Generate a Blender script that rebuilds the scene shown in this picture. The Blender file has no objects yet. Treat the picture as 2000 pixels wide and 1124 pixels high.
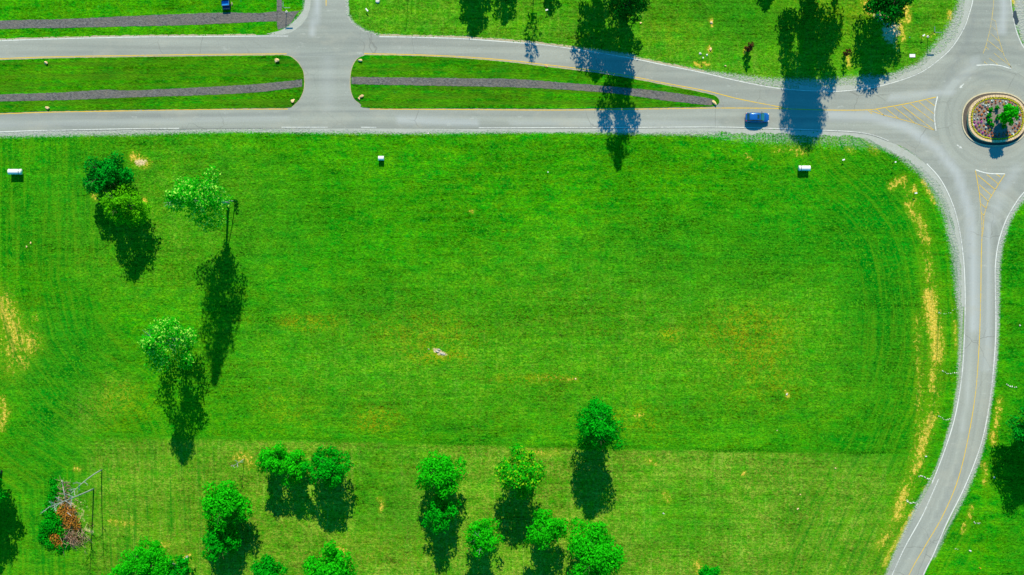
import bpy, math, random
import numpy as np
from mathutils import Vector, Matrix
from mathutils.geometry import tessellate_polygon

SC = bpy.context.scene
COL = SC.collection
random.seed(7)
rng = np.random.default_rng(7)
R = math.radians

# ------------------------------------------------------------------ camera
CAMH = 185.0
cam_d = bpy.data.cameras.new('camera')
cam = bpy.data.objects.new('camera', cam_d)
COL.objects.link(cam)
cam.location = (0, 0, CAMH)
cam.rotation_euler = (0, 0, 0)
cam_d.sensor_width = 36
cam_d.lens = 36 / 2 / (100.0 / CAMH)
cam_d.clip_start = 1
cam_d.clip_end = 12000
SC.camera = cam

# ------------------------------------------------------------------ light
K = 0.83                                   # tan(sun elevation)
SUNDIR = Vector((-0.035, -1.0, -K)).normalized()
EL = math.asin(-SUNDIR.z)
sun_d = bpy.data.lights.new('sun', 'SUN')
sun_d.energy = 4.7
sun_d.angle = R(0.5)
sun_d.color = (1.0, 0.86, 0.60)
sun = bpy.data.objects.new('sun', sun_d)
COL.objects.link(sun)
sun.rotation_euler = SUNDIR.to_track_quat('-Z', 'Y').to_euler()
sun.location = (0, 0, 250)

world = bpy.data.worlds.new('World')
SC.world = world
world.use_nodes = True
wn = world.node_tree
for n in list(wn.nodes):
    wn.nodes.remove(n)
sky = wn.nodes.new('ShaderNodeTexSky')
sky.sky_type = 'NISHITA'
sky.sun_disc = False
sky.sun_elevation = EL
sky.sun_rotation = math.atan2(0.035, 1.0)
sky.air_density = 1.0
sky.dust_density = 0.0
sky.ozone_density = 9.0
bg = wn.nodes.new('ShaderNodeBackground')
bg.inputs['Strength'].default_value = 0.145
wo = wn.nodes.new('ShaderNodeOutputWorld')
tint = wn.nodes.new('ShaderNodeMix'); tint.data_type = 'RGBA'; tint.blend_type = 'MULTIPLY'
tint.inputs[0].default_value = 1.0
tint.inputs[7].default_value = (0.10, 0.95, 0.92, 1)          # the photograph's strongly blue-cyan skylight
wn.links.new(sky.outputs[0], tint.inputs[6])
wn.links.new(tint.outputs[2], bg.inputs[0])
wn.links.new(bg.outputs[0], wo.inputs[0])

SC.view_settings.view_transform = 'Standard'
SC.view_settings.look = 'None'
SC.view_settings.exposure = 0.55
SC.view_settings.gamma = 1.0
SC.view_settings.use_curve_mapping = False

# ------------------------------------------------------------------ helpers
def W(px, py, z=0.0):
    """photo point on the ground -> metres (10 photo px = 1 m)"""
    return ((px - 1000) / 10.0, (562 - py) / 10.0, z)

def tag(o, label=None, cat=None, group=None, kind=None):
    if label: o['label'] = label
    if cat: o['category'] = cat
    if group: o['group'] = group
    if kind: o['kind'] = kind
    return o

def thing(name, label, cat, loc, rz=0.0, group=None):
    o = bpy.data.objects.new(name, None)
    o.empty_display_size = 0.3
    COL.objects.link(o)
    o.location = loc
    o.rotation_euler = (0, 0, rz)
    return tag(o, label, cat, group)

def npmesh(name, V, F, mat=None, parent=None, smooth=False):
    """V (n,3) array, F (m,k) array of equal faces"""
    V = np.asarray(V, dtype=np.float32); F = np.asarray(F, dtype=np.int32)
    me = bpy.data.meshes.new(name)
    m, k = F.shape
    me.vertices.add(len(V)); me.vertices.foreach_set('co', V.ravel())
    me.loops.add(m * k); me.loops.foreach_set('vertex_index', F.ravel())
    me.polygons.add(m)
    me.polygons.foreach_set('loop_start', np.arange(0, m * k, k, dtype=np.int32))
    me.polygons.foreach_set('loop_total', np.full(m, k, dtype=np.int32))
    if smooth: me.polygons.foreach_set('use_smooth', np.ones(m, dtype=bool))
    me.update(calc_edges=True)
    o = bpy.data.objects.new(name, me)
    COL.objects.link(o)
    if mat: me.materials.append(mat)
    if parent: o.parent = parent
    return o

class MB:
    def __init__(s): s.v = []; s.f = []
    def add(s, v, f):
        b = len(s.v); s.v += [tuple(p) for p in v]; s.f += [tuple(i + b for i in q) for q in f]
    def box(s, c, d, rz=0.0, taper=1.0):
        x, y, z = d[0] / 2, d[1] / 2, d[2] / 2
        P = []
        for sz, t in ((-z, 1.0), (z, taper)):
            for sx, sy in ((-x, -y), (x, -y), (x, y), (-x, y)):
                a, b = sx * t, sy * t
                P.append((c[0] + a * math.cos(rz) - b * math.sin(rz), c[1] + a * math.sin(rz) + b * math.cos(rz), c[2] + sz))
        s.add(P, [(3, 2, 1, 0), (4, 5, 6, 7), (0, 1, 5, 4), (1, 2, 6, 5), (2, 3, 7, 6), (3, 0, 4, 7)])
        return s
    def tube(s, pts, rad, n=6, caps=True):
        pts = [Vector(p) for p in pts]; L = len(pts)
        if not hasattr(rad, '__len__'): rad = [rad] * L
        rings = []
        for i, p in enumerate(pts):
            t = (pts[min(i + 1, L - 1)] - pts[max(i - 1, 0)]).normalized()
            a = t.cross(Vector((0.31, 0.95, 0.1)))
            if a.length < 0.1: a = t.cross(Vector((1, 0, 0)))
            a.normalize(); b = t.cross(a)
            rings.append([p + (a * math.cos(2 * math.pi * k / n) + b * math.sin(2 * math.pi * k / n)) * rad[i] for k in range(n)])
        v = [q for r in rings for q in r]; f = []
        for i in range(L - 1):
            for k in range(n):
                f.append((i * n + k, i * n + (k + 1) % n, (i + 1) * n + (k + 1) % n, (i + 1) * n + k))
        if caps:
            f.append(tuple(range(n - 1, -1, -1))); f.append(tuple((L - 1) * n + k for k in range(n)))
        s.add(v, f); return s
    def loft(s, rings, closed=True, caps=True):
        n = len(rings[0]); v = [p for r in rings for p in r]; f = []
        for i in range(len(rings) - 1):
            for k in range(n if closed else n - 1):
                f.append((i * n + k, i * n + (k + 1) % n, (i + 1) * n + (k + 1) % n, (i + 1) * n + k))
        if caps:
            f.append(tuple(range(n - 1, -1, -1))); f.append(tuple((len(rings) - 1) * n + k for k in range(n)))
        s.add(v, f); return s
    def build(s, name, mat, parent=None, smooth=False, bevel=0.0):
        me = bpy.data.meshes.new(name)
        me.from_pydata([tuple(p) for p in s.v], [], s.f)
        me.update()
        if smooth: me.polygons.foreach_set('use_smooth', [True] * len(me.polygons))
        o = bpy.data.objects.new(name, me); COL.objects.link(o)
        me.materials.append(mat)
        if parent: o.parent = parent
        if bevel:
            m = o.modifiers.new('bevel', 'BEVEL'); m.width = bevel; m.segments = 2; m.limit_method = 'ANGLE'
        return o

def spline(pts, step=6.0):
    """Catmull-Rom through photo points"""
    P = [np.array(p, float) for p in pts]
    out = []
    for i in range(len(P) - 1):
        p0 = P[i - 1] if i > 0 else 2 * P[0] - P[1]
        p1, p2 = P[i], P[i + 1]
        p3 = P[i + 2] if i + 2 < len(P) else 2 * P[-1] - P[-2]
        n = max(1, int(np.linalg.norm(p2 - p1) / step)); n = min(n, 60)
        for k in range(n):
            t = k / n
            out.append(0.5 * ((2 * p1) + (-p0 + p2) * t + (2 * p0 - 5 * p1 + 4 * p2 - p3) * t * t + (-p0 + 3 * p1 - 3 * p2 + p3) * t ** 3))
    out.append(P[-1])
    return [tuple(p) for p in out]

def sheet(name, poly, z, mat, parent=None, depth=0.0, jag=0.0, seed=1):
    """filled outline (photo px) lying at height z, with a skirt down by depth"""
    r = random.Random(seed)
    P = [Vector(W(x + r.uniform(-jag, jag), y + r.uniform(-jag, jag), z)) for x, y in poly]
    tris = tessellate_polygon([P])
    v = list(P); f = []
    for t in tris:
        a, b, c = (P[i] for i in t)
        f.append(tuple(t) if (b - a).cross(c - a).z > 0 else tuple(reversed(t)))
    if depth:
        n = len(P)
        v += [p - Vector((0, 0, depth)) for p in P]
        ccw = sum(P[i].x * P[(i + 1) % n].y - P[(i + 1) % n].x * P[i].y for i in range(n)) > 0
        for i in range(n):
            j = (i + 1) % n
            f.append((i, i + n, j + n, j) if ccw else (j, j + n, i + n, i))
    mb = MB(); mb.add(v, f)
    return mb.build(name, mat, parent)

def ribbon(mb, line, w, z, wear=0.0, seed=0):
    """painted line of width w metres along photo points"""
    r = random.Random(seed)
    L = [Vector(W(x, y, z)) for x, y in line]
    n = len(L)
    left, right = [], []
    for i in range(n):
        t = (L[min(i + 1, n - 1)] - L[max(i - 1, 0)]).normalized()
        nrm = Vector((-t.y, t.x, 0)); ww = w * (1 + r.uniform(-wear, wear)) / 2
        left.append(L[i] + nrm * ww); right.append(L[i] - nrm * ww)
    v = left + right
    f = [(i, i + n, i + 1 + n, i + 1) for i in range(n - 1)]
    mb.add(v, f)

def offs(line, d):
    """shift a photo polyline sideways by d px (positive: to its right-hand side on the photo, y down)"""
    A = [np.array(p, float) for p in line]; out = []
    for i in range(len(A)):
        t = A[min(i + 1, len(A) - 1)] - A[max(i - 1, 0)]; t /= (np.linalg.norm(t) + 1e-9)
        out.append((A[i][0] - t[1] * d, A[i][1] + t[0] * d))
    return out

# ------------------------------------------------------------------ materials
def newmat(name, rough=0.9, spec=0.2):
    m = bpy.data.materials.new(name); m.use_nodes = True
    nt = m.node_tree; b = nt.nodes['Principled BSDF']
    b.inputs['Roughness'].default_value = rough
    b.inputs['Specular IOR Level'].default_value = spec
    return m, nt, b

def N(nt, t, **kw):
    n = nt.nodes.new(t)
    for k, v in kw.items(): setattr(n, k, v)
    return n

def noise(nt, vec, scale, detail=3.0, rough=0.55, lac=2.0):
    n = N(nt, 'ShaderNodeTexNoise'); n.inputs['Scale'].default_value = scale
    n.inputs['Detail'].default_value = detail; n.inputs['Roughness'].default_value = rough
    nt.links.new(vec, n.inputs['Vector']); return n.outputs['Fac']

def ramp(nt, fac, stops):
    n = N(nt, 'ShaderNodeValToRGB'); e = n.color_ramp.elements
    while len(e) < len(stops): e.new(0.5)
    for i, (p, c) in enumerate(stops):
        e[i].position = p; e[i].color = (*c, 1) if len(c) == 3 else c
    nt.links.new(fac, n.inputs[0]); return n.outputs[0]

def mixc(nt, fac, a, b, mode='MIX'):
    n = N(nt, 'ShaderNodeMix', data_type='RGBA', blend_type=mode)
    for s, x in ((n.inputs[0], fac), (n.inputs[6], a), (n.inputs[7], b)):
        if isinstance(x, (int, float)): s.default_value = x
        elif isinstance(x, tuple): s.default_value = (*x, 1)
        else: nt.links.new(x, s)
    return n.outputs[2]

def math_(nt, op, a, b=None, clamp=False):
    n = N(nt, 'ShaderNodeMath', operation=op); n.use_clamp = clamp
    for s, x in zip(n.inputs, (a, b)):
        if x is None: continue
        if isinstance(x, (int, float)): s.default_value = x
        else: nt.links.new(x, s)
    return n.outputs[0]

def mapr(nt, v, a, b, c=0.0, d=1.0):
    n = N(nt, 'ShaderNodeMapRange'); n.clamp = True
    nt.links.new(v, n.inputs[0])
    for i, x in enumerate((a, b, c, d)): n.inputs[i + 1].default_value = x
    return n.outputs[0]

def mapping(nt, vec, scale=(1, 1, 1), rot=(0, 0, 0), loc=(0, 0, 0)):
    n = N(nt, 'ShaderNodeMapping'); n.inputs['Scale'].default_value = scale
    n.inputs['Rotation'].default_value = rot; n.inputs['Location'].default_value = loc
    nt.links.new(vec, n.inputs['Vector']); return n.outputs[0]

def bump(nt, b, h, strength=0.5, dist=0.1):
    n = N(nt, 'ShaderNodeBump'); n.inputs['Strength'].default_value = strength
    n.inputs['Distance'].default_value = dist
    nt.links.new(h, n.inputs['Height']); nt.links.new(n.outputs[0], b.inputs['Normal'])

def wpos(nt):
    return N(nt, 'ShaderNodeNewGeometry').outputs['Position']

def attr(nt, name):
    n = N(nt, 'ShaderNodeAttribute'); n.attribute_name = name; return n.outputs['Fac']

# grass: three greens, mower streaks, dry straw, bare soil and road gravel scattered in
def grass_mat(name, has_attr=True):
    m, nt, b = newmat(name, 1.0, 0.0)
    P = wpos(nt)
    big = noise(nt, P, 0.035, 4, 0.6)
    mid = noise(nt, mapping(nt, P, (0.22, 0.42, 1)), 1.0, 4, 0.65)
    fine = noise(nt, mapping(nt, P, (1.5, 2.6, 1)), 1.0, 3, 0.7)
    fine2 = noise(nt, mapping(nt, P, (3.1, 4.3, 1), (0, 0, 0.6)), 1.0, 2, 0.6)
    streak = noise(nt, mapping(nt, P, (0.05, 1.3, 1)), 1.0, 3, 0.6)
    vstreak = noise(nt, mapping(nt, P, (1.6, 0.07, 1), (0, 0, 0.06)), 1.0, 3, 0.65)
    c = mixc(nt, mapr(nt, big, 0.38, 0.62), (0.005, 0.255, 0.002), (0.035, 0.285, 0.001))
    c = mixc(nt, mapr(nt, mid, 0.42, 0.66), c, (0.075, 0.285, 0.002))
    c = mixc(nt, mapr(nt, mid, 0.46, 0.30), c, (0.000, 0.185, 0.004))
    cl = noise(nt, mapping(nt, P, (0.75, 1.15, 1), (0, 0, 0.25), loc=(5, 2, 0)), 1.0, 4, 0.7)
    c = mixc(nt, mapr(nt, cl, 0.54, 0.68, 0, 0.7), c, (0.11, 0.31, 0.004))
    c = mixc(nt, mapr(nt, cl, 0.46, 0.34, 0, 0.75), c, (0.000, 0.175, 0.006))
    if has_attr:
        dry = attr(nt, 'dry'); olive = attr(nt, 'olive'); lush = attr(nt, 'lush')
        dn = noise(nt, mapping(nt, P, (0.35, 0.35, 1), loc=(9, 4, 0)), 1.0, 5, 0.7)
        df = math_(nt, 'MULTIPLY', dry, mapr(nt, dn, 0.27, 0.56))
        dcol = mixc(nt, mapr(nt, noise(nt, mapping(nt, P, (1.3, 0.8, 1), (0, 0, .2), (1, 7, 0)), 1.0, 4, 0.75), 0.38, 0.66), (0.085, 0.262, 0.006), (0.235, 0.315, 0.035))
        c = mixc(nt, df, c, dcol)
        dv = math_(nt, 'MULTIPLY', dry, mapr(nt, vstreak, 0.54, 0.72))
        c = mixc(nt, math_(nt, 'MULTIPLY', dv, 0.55), c, (0.24, 0.38, 0.05))
        c = mixc(nt, math_(nt, 'MULTIPLY', olive, mapr(nt, noise(nt, P, 0.5, 4, 0.7), 0.35, 0.65)), c, (0.27, 0.26, 0.004))
        c = mixc(nt, math_(nt, 'MULTIPLY', lush, mapr(nt, dn, 0.25, 0.55)), c, (0.001, 0.185, 0.004))
    v = math_(nt, 'ADD', mapr(nt, fine, 0.28, 0.72, 0.46, 1.50), mapr(nt, streak, 0.3, 0.7, -0.22, 0.19))
    mac = noise(nt, mapping(nt, P, (0.06, 0.1, 1), loc=(11, 3, 0)), 1.0, 3, 0.5)
    v = math_(nt, 'ADD', v, mapr(nt, mac, 0.35, 0.65, -0.20, 0.11))
    mot = noise(nt, mapping(nt, P, (0.28, 0.5, 1), loc=(2, 6, 0)), 1.0, 5, 0.7)
    v = math_(nt, 'ADD', v, mapr(nt, mot, 0.32, 0.68, -0.26, 0.20))
    v = math_(nt, 'ADD', v, mapr(nt, fine2, 0.25, 0.75, -0.30, 0.34))
    vc = N(nt, 'ShaderNodeCombineColor')
    for i in range(3): nt.links.new(v, vc.inputs[i])
    c = mixc(nt, 1.0, c, vc.outputs[0], 'MULTIPLY')
    # blue-green weeds and pale seed heads
    wd = noise(nt, mapping(nt, P, (0.9, 0.9, 1), loc=(3, 8, 0)), 1.0, 3, 0.8)
    c = mixc(nt, mapr(nt, wd, 0.66, 0.76, 0, 0.45), c, (0.05, 0.34, 0.08))
    if has_attr:
        st = attr(nt, 'straw'); sn = noise(nt, mapping(nt, P, (1.7, 1.2, 1)), 1.0, 6, 0.78)
        sf = mapr(nt, math_(nt, 'ADD', st, math_(nt, 'MULTIPLY', math_(nt, 'SUBTRACT', sn, 0.5), 3.8)), 0.50, 0.88)
        c = mixc(nt, mapr(nt, st, 0.05, 0.55, 0, 0.55), c, (0.15, 0.27, 0.004))
        sf = math_(nt, 'MULTIPLY', sf, mapr(nt, st, 0.02, 0.30))
        scol = mixc(nt, mapr(nt, noise(nt, P, 3.0, 3, 0.7), 0.35, 0.65), (0.40, 0.30, 0.012), (0.80, 0.60, 0.11))
        c = mixc(nt, sf, c, scol)
        so = attr(nt, 'soil')
        sof = mapr(nt, math_(nt, 'ADD', so, math_(nt, 'MULTIPLY', math_(nt, 'SUBTRACT', sn, 0.5), 2.0)), 0.5, 0.62)
        sof = math_(nt, 'MULTIPLY', sof, mapr(nt, so, 0.02, 0.15))
        c = mixc(nt, sof, c, mixc(nt, mapr(nt, noise(nt, P, 2.0, 4, 0.7), 0.35, 0.65), (0.42, 0.33, 0.17), (0.72, 0.60, 0.36)))
        g = attr(nt, 'gravel'); gn = noise(nt, mapping(nt, P, (2.6, 3.0, 1), loc=(7, 1, 0)), 1.0, 6, 0.8)
        gf = mapr(nt, math_(nt, 'ADD', g, math_(nt, 'MULTIPLY', math_(nt, 'SUBTRACT', gn, 0.5), 2.6)), 0.44, 0.85)
        gf = math_(nt, 'MULTIPLY', gf, mapr(nt, g, 0.02, 0.12))
        gcol = mixc(nt, mapr(nt, noise(nt, P, 4.0, 3, 0.75), 0.3, 0.7), (0.25, 0.275, 0.24), (0.43, 0.46, 0.43))
        c = mixc(nt, gf, c, gcol)
    if not has_attr:
        ms_ = noise(nt, mapping(nt, P, (0.03, 1.1, 1), (0, 0, -.02), loc=(4, 2, 0)), 1.0, 4, 0.6)
        c = mixc(nt, mapr(nt, ms_, 0.40, 0.66, 0, 0.8), c, (0.075, 0.19, 0.006))
        c = mixc(nt, 1.0, c, (0.80, 0.84, 0.9), 'MULTIPLY')
    else:
        mv = N(nt, 'ShaderNodeCombineXYZ'); sp = N(nt, 'ShaderNodeSeparateXYZ'); nt.links.new(P, sp.inputs[0])
        nt.links.new(math_(nt, 'MULTIPLY', attr(nt, 'mows'), 1.25), mv.inputs[0]); nt.links.new(math_(nt, 'MULTIPLY', sp.outputs[1], 0.05), mv.inputs[1])
        mn = noise(nt, mv.outputs[0], 1.0, 3, 0.6); mw = attr(nt, 'moww')
        c = mixc(nt, math_(nt, 'MULTIPLY', mw, mapr(nt, mn, 0.5, 0.68, 0, 0.75)), c, (0.09, 0.27, 0.005))
        c = mixc(nt, math_(nt, 'MULTIPLY', mw, mapr(nt, mn, 0.48, 0.32, 0, 0.7)), c, (0.0, 0.16, 0.004))
    nt.links.new(c, b.inputs['Base Color'])
    h = math_(nt, 'ADD', fine, math_(nt, 'MULTIPLY', fine2, 0.7))
    bump(nt, b, h, 0.55, 0.35)
    return m

M = {}
M['grass'] = grass_mat('grass_ground')

def asphalt_mat():
    m, nt, b = newmat('asphalt', 0.92, 0.15)
    P = wpos(nt)
    a = noise(nt, mapping(nt, P, (0.03, 0.03, 1)), 1.0, 4, 0.6)
    s = noise(nt, mapping(nt, P, (0.02, 0.75, 1)), 1.0, 3, 0.5)
    f = noise(nt, P, 3.5, 3, 0.8)
    c = mixc(nt, mapr(nt, a, 0.35, 0.65), (0.255, 0.282, 0.262), (0.310, 0.334, 0.302))
    def lane_noise(nm, seed):
        cv = N(nt, 'ShaderNodeCombineXYZ'); nt.links.new(attr(nt, nm), cv.inputs[0]); cv.inputs[1].default_value = seed
        return noise(nt, cv.outputs[0], 0.85, 3, 0.5)
    s = mixc(nt, attr(nt, 'w_south'), s, lane_noise('d_south', 3.0))
    s = mixc(nt, attr(nt, 'w_circle'), s, lane_noise('d_circle', 9.0))
    c2 = mixc(nt, mapr(nt, s, 0.3, 0.7), (0.84, 0.84, 0.84), (1.14, 1.14, 1.12))
    c = mixc(nt, 1.0, c, c2, 'MULTIPLY')
    c3 = mixc(nt, mapr(nt, f, 0.25, 0.75), (0.88, 0.88, 0.88), (1.10, 1.10, 1.10))
    c = mixc(nt, 1.0, c, c3, 'MULTIPLY')
    # pale polished wheel tracks that swing round with the lanes, and dark rubber
    tr = attr(nt, 'track')
    c = mixc(nt, math_(nt, 'MULTIPLY', tr, 0.55), c, (0.46, 0.50, 0.53))
    dk = attr(nt, 'rubber')
    c = mixc(nt, math_(nt, 'MULTIPLY', dk, 0.5), c, (0.17, 0.19, 0.20))
    pl = noise(nt, mapping(nt, P, (0.35, 0.8, 1), loc=(2, 5, 0)), 1.0, 5, 0.75)
    c = mixc(nt, mapr(nt, pl, 0.60, 0.72, 0, 0.6), c, (0.44, 0.47, 0.44))
    c = mixc(nt, mapr(nt, pl, 0.40, 0.28, 0, 0.5), c, (0.22, 0.25, 0.24))
    wp = noise(nt, mapping(nt, P, (0.12, 0.2, 1), loc=(8, 1, 0)), 1.0, 4, 0.65)
    c = mixc(nt, mapr(nt, wp, 0.52, 0.7, 0, 0.45), c, (0.37, 0.37, 0.31))
    # hairline cracks
    v = N(nt, 'ShaderNodeTexVoronoi'); v.feature = 'DISTANCE_TO_EDGE'; v.inputs['Scale'].default_value = 0.13
    wv = N(nt, 'ShaderNodeVectorMath', operation='ADD')
    nn = N(nt, 'ShaderNodeTexNoise'); nn.inputs['Scale'].default_value = 0.5; nn.inputs['Detail'].default_value = 4
    nt.links.new(P, nn.inputs['Vector'])
    nt.links.new(P, wv.inputs[0]); nt.links.new(nn.outputs['Color'], wv.inputs[1])
    nt.links.new(wv.outputs[0], v.inputs['Vector'])
    ck = math_(nt, 'MULTIPLY', mapr(nt, v.outputs['Distance'], 0.004, 0.009, 1, 0), mapr(nt, noise(nt, P, 0.07, 2), 0.5, 0.62))
    c = mixc(nt, math_(nt, 'MULTIPLY', ck, 0.45), c, (0.12, 0.12, 0.11))
    nt.links.new(c, b.inputs['Base Color'])
    bump(nt, b, f, 0.12, 0.02)
    return m
M['asphalt'] = asphalt_mat()

def speckle(name, c1, c2, c3=None, scale=4.0, bstr=0.6, dist=0.08, rough=0.95, spec=0.1):
    m, nt, b = newmat(name, rough, spec)
    P = wpos(nt)
    f = noise(nt, P, scale, 4, 0.75)
    g = noise(nt, P, scale * 0.17, 3, 0.6)
    c = mixc(nt, mapr(nt, f, 0.32, 0.68), c1, c2)
    if c3: c = mixc(nt, mapr(nt, g, 0.45, 0.7), c, c3)
    nt.links.new(c, b.inputs['Base Color'])
    bump(nt, b, f, bstr, dist)
    return m
M['gravel'] = speckle('gravel', (0.29, 0.315, 0.285), (0.45, 0.48, 0.44), (0.34, 0.365, 0.32), 6.0, .25, .03)
M['verge_dirt'] = speckle('verge_dirt', (0.30, 0.26, 0.17), (0.52, 0.46, 0.30), None, 2.5)
M['mulch'] = speckle('mulch', (0.065, 0.068, 0.068), (0.20, 0.20, 0.195), (0.16, 0.15, 0.135), 2.2, 1.0, 0.25)
M['bed_soil'] = speckle('bed_soil', (0.15, 0.13, 0.12), (0.27, 0.245, 0.225), None, 5.0)
M['island_soil'] = speckle('island_soil', (0.07, 0.062, 0.058), (0.13, 0.115, 0.105), None, 5.0)
M['wallstone'] = speckle('wall_stone', (0.42, 0.30, 0.17), (0.80, 0.64, 0.42), (0.62, 0.46, 0.26), 2.4, 0.5, 0.05)
M['kerb'] = speckle('kerb_concrete', (0.40, 0.36, 0.24), (0.58, 0.53, 0.38), None, 3.0, 0.3, 0.02)
M['rock'] = speckle('tan_rock', (0.55, 0.32, 0.12), (0.86, 0.62, 0.33), (0.72, 0.54, 0.34), 3.5, 0.8, 0.08)
M['palerock'] = speckle('pale_rock', (0.42, 0.42, 0.36), (0.74, 0.74, 0.70), None, 3.5, 0.8, 0.08)
M['greyrock'] = speckle('grey_rock', (0.25, 0.24, 0.20), (0.58, 0.55, 0.47), None, 2.0, 0.9, 0.12)
M['bark_pale'] = speckle('bark_pale', (0.20, 0.22, 0.21), (0.42, 0.45, 0.43), None, 5.0, 0.5, 0.03)
M['bark'] = speckle('bark_brown', (0.05, 0.04, 0.03), (0.15, 0.12, 0.09), None, 6.0, 0.6, 0.04)
M['twig'] = speckle('dry_twigs', (0.16, 0.10, 0.07), (0.40, 0.29, 0.20), None, 5.0, 0.3, 0.03)

def paint_mat(name, col, wear=0.5, under=(0.30, 0.32, 0.32)):
    m, nt, b = newmat(name, 0.8, 0.2)
    P = wpos(nt)
    w = noise(nt, P, 2.2, 4, 0.8); w2 = noise(nt, P, 0.12, 2, 0.5)
    f = math_(nt, 'ADD', w, math_(nt, 'MULTIPLY', w2, 0.5))
    c = mixc(nt, mapr(nt, f, 0.83 - wear * 0.25, 1.02 - wear * 0.1), col, under)
    nt.links.new(c, b.inputs['Base Color']); return m
M['white_line'] = paint_mat('white_road_paint', (0.62, 0.65, 0.62), 0.55)
M['yellow_line'] = paint_mat('yellow_road_paint', (0.66, 0.44, 0.02), 0.3)
M['yellow_worn'] = paint_mat('worn_yellow_road_paint', (0.56, 0.42, 0.07), 0.85)

def plain(name, col, rough=0.5, spec=0.5, metal=0.0, coat=0.0, var=0.12):
    m, nt, b = newmat(name, rough, spec)
    P = N(nt, 'ShaderNodeTexCoord').outputs['Object']
    f = noise(nt, P, 3.0, 3, 0.6)
    c = mixc(nt, mapr(nt, f, 0.3, 0.7), tuple(x * (1 - var) for x in col), tuple(min(1, x * (1 + var)) for x in col))
    nt.links.new(c, b.inputs['Base Color'])
    b.inputs['Metallic'].default_value = metal
    b.inputs['Coat Weight'].default_value = coat
    return m
M['car_blue'] = plain('blue_car_paint', (0.006, 0.115, 0.42), 0.28, 0.5, 0.25, 0.8, 0.05)
M['bed_blue'] = plain('bright_blue_panel', (0.01, 0.22, 0.62), 0.7, 0.1)
M['navy'] = plain('navy_plastic', (0.008, 0.035, 0.10), 0.5)
M['glass'] = plain('dark_glass', (0.012, 0.05, 0.06), 0.06, 0.8)
M['windscreen'] = plain('green_tinted_glass', (0.02, 0.14, 0.14), 0.08, 0.8)
M['black'] = plain('black_rubber', (0.015, 0.015, 0.016), 0.8, 0.2)
M['rim'] = plain('alloy_rim', (0.35, 0.36, 0.37), 0.35, 0.5, 0.9)
M['lamp_w'] = plain('clear_lamp', (0.7, 0.72, 0.72), 0.15)
M['lamp_r'] = plain('red_lamp', (0.35, 0.01, 0.01), 0.2)
M['tank'] = plain('white_tank_paint', (0.72, 0.76, 0.75), 0.4, 0.4, 0, 0, 0.05)
M['tank_band'] = plain('grey_steel', (0.22, 0.28, 0.28), 0.5)
M['white'] = plain('white_metal', (0.75, 0.77, 0.76), 0.5)
M['post_dark'] = plain('dark_post', (0.035, 0.028, 0.022), 0.7)
M['sign_face'] = plain('sign_face', (0.30, 0.36, 0.36), 0.5)
M['shadow_tone'] = plain('shadow_sheet_tone', (0.035, 0.055, 0.075), 0.85, 0.2)  # blue-grey shade colour for the painted shadow at the top right
M['tan_cloth'] = plain('beige_canvas', (0.45, 0.38, 0.25), 0.9)

def leaf_mat(name, dark, light, trans=0.25, yellow=None):
    m = bpy.data.materials.new(name); m.use_nodes = True; nt = m.node_tree
    b = nt.nodes['Principled BSDF']; out = nt.nodes['Material Output']
    g = N(nt, 'ShaderNodeNewGeometry')
    r = g.outputs['Random Per Island']
    n = noise(nt, g.outputs['Position'], 0.8, 3, 0.6)
    f = math_(nt, 'ADD', math_(nt, 'MULTIPLY', r, 0.6), math_(nt, 'MULTIPLY', n, 0.5), True)
    c = mixc(nt, f, dark, light)
    if yellow: c = mixc(nt, mapr(nt, r, 0.78, 0.86), c, yellow)
    nt.links.new(c, b.inputs['Base Color'])
    b.inputs['Roughness'].default_value = 0.8; b.inputs['Specular IOR Level'].default_value = 0.03
    t = N(nt, 'ShaderNodeBsdfTranslucent'); nt.links.new(c, t.inputs[0])
    mx = N(nt, 'ShaderNodeMixShader'); mx.inputs[0].default_value = trans
    nt.links.new(b.outputs[0], mx.inputs[1]); nt.links.new(t.outputs[0], mx.inputs[2])
    nt.links.new(mx.outputs[0], out.inputs[0]); return m
M['leaf_bright'] = leaf_mat('leaf_bright_green', (0.000, 0.24, 0.002), (0.02, 0.60, 0.004))
M['leaf_mid'] = leaf_mat('leaf_mid_green', (0.000, 0.17, 0.004), (0.004, 0.46, 0.006))
M['leaf_dark'] = leaf_mat('leaf_dark_green', (0.000, 0.06, 0.004), (0.002, 0.22, 0.008), 0.15)
M['leaf_deep'] = leaf_mat('leaf_deep_green', (0.000, 0.12, 0.006), (0.002, 0.36, 0.012), 0.15)
M['leaf_olive'] = leaf_mat('leaf_olive_green', (0.015, 0.21, 0.001), (0.13, 0.56, 0.004))
M['leaf_lime'] = leaf_mat('leaf_yellow_flecked_green', (0.002, 0.22, 0.002), (0.02, 0.52, 0.004), 0.25, (0.26, 0.55, 0.01))
M['leaf_pale'] = leaf_mat('leaf_pale_silvery_green', (0.00, 0.26, 0.000), (0.03, 0.60, 0.008), 0.35, (0.38, 0.80, 0.09))
M['leaf_brown'] = leaf_mat('leaf_dry_orange', (0.16, 0.055, 0.006), (0.52, 0.23, 0.035), 0.1)
M['leaf_deadbrown'] = leaf_mat('leaf_dead_brown', (0.03, 0.012, 0.004), (0.12, 0.06, 0.02), 0.1)
M['blade'] = leaf_mat('grass_blades', (0.002, 0.20, 0.002), (0.08, 0.36, 0.006), 0.1)

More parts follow.
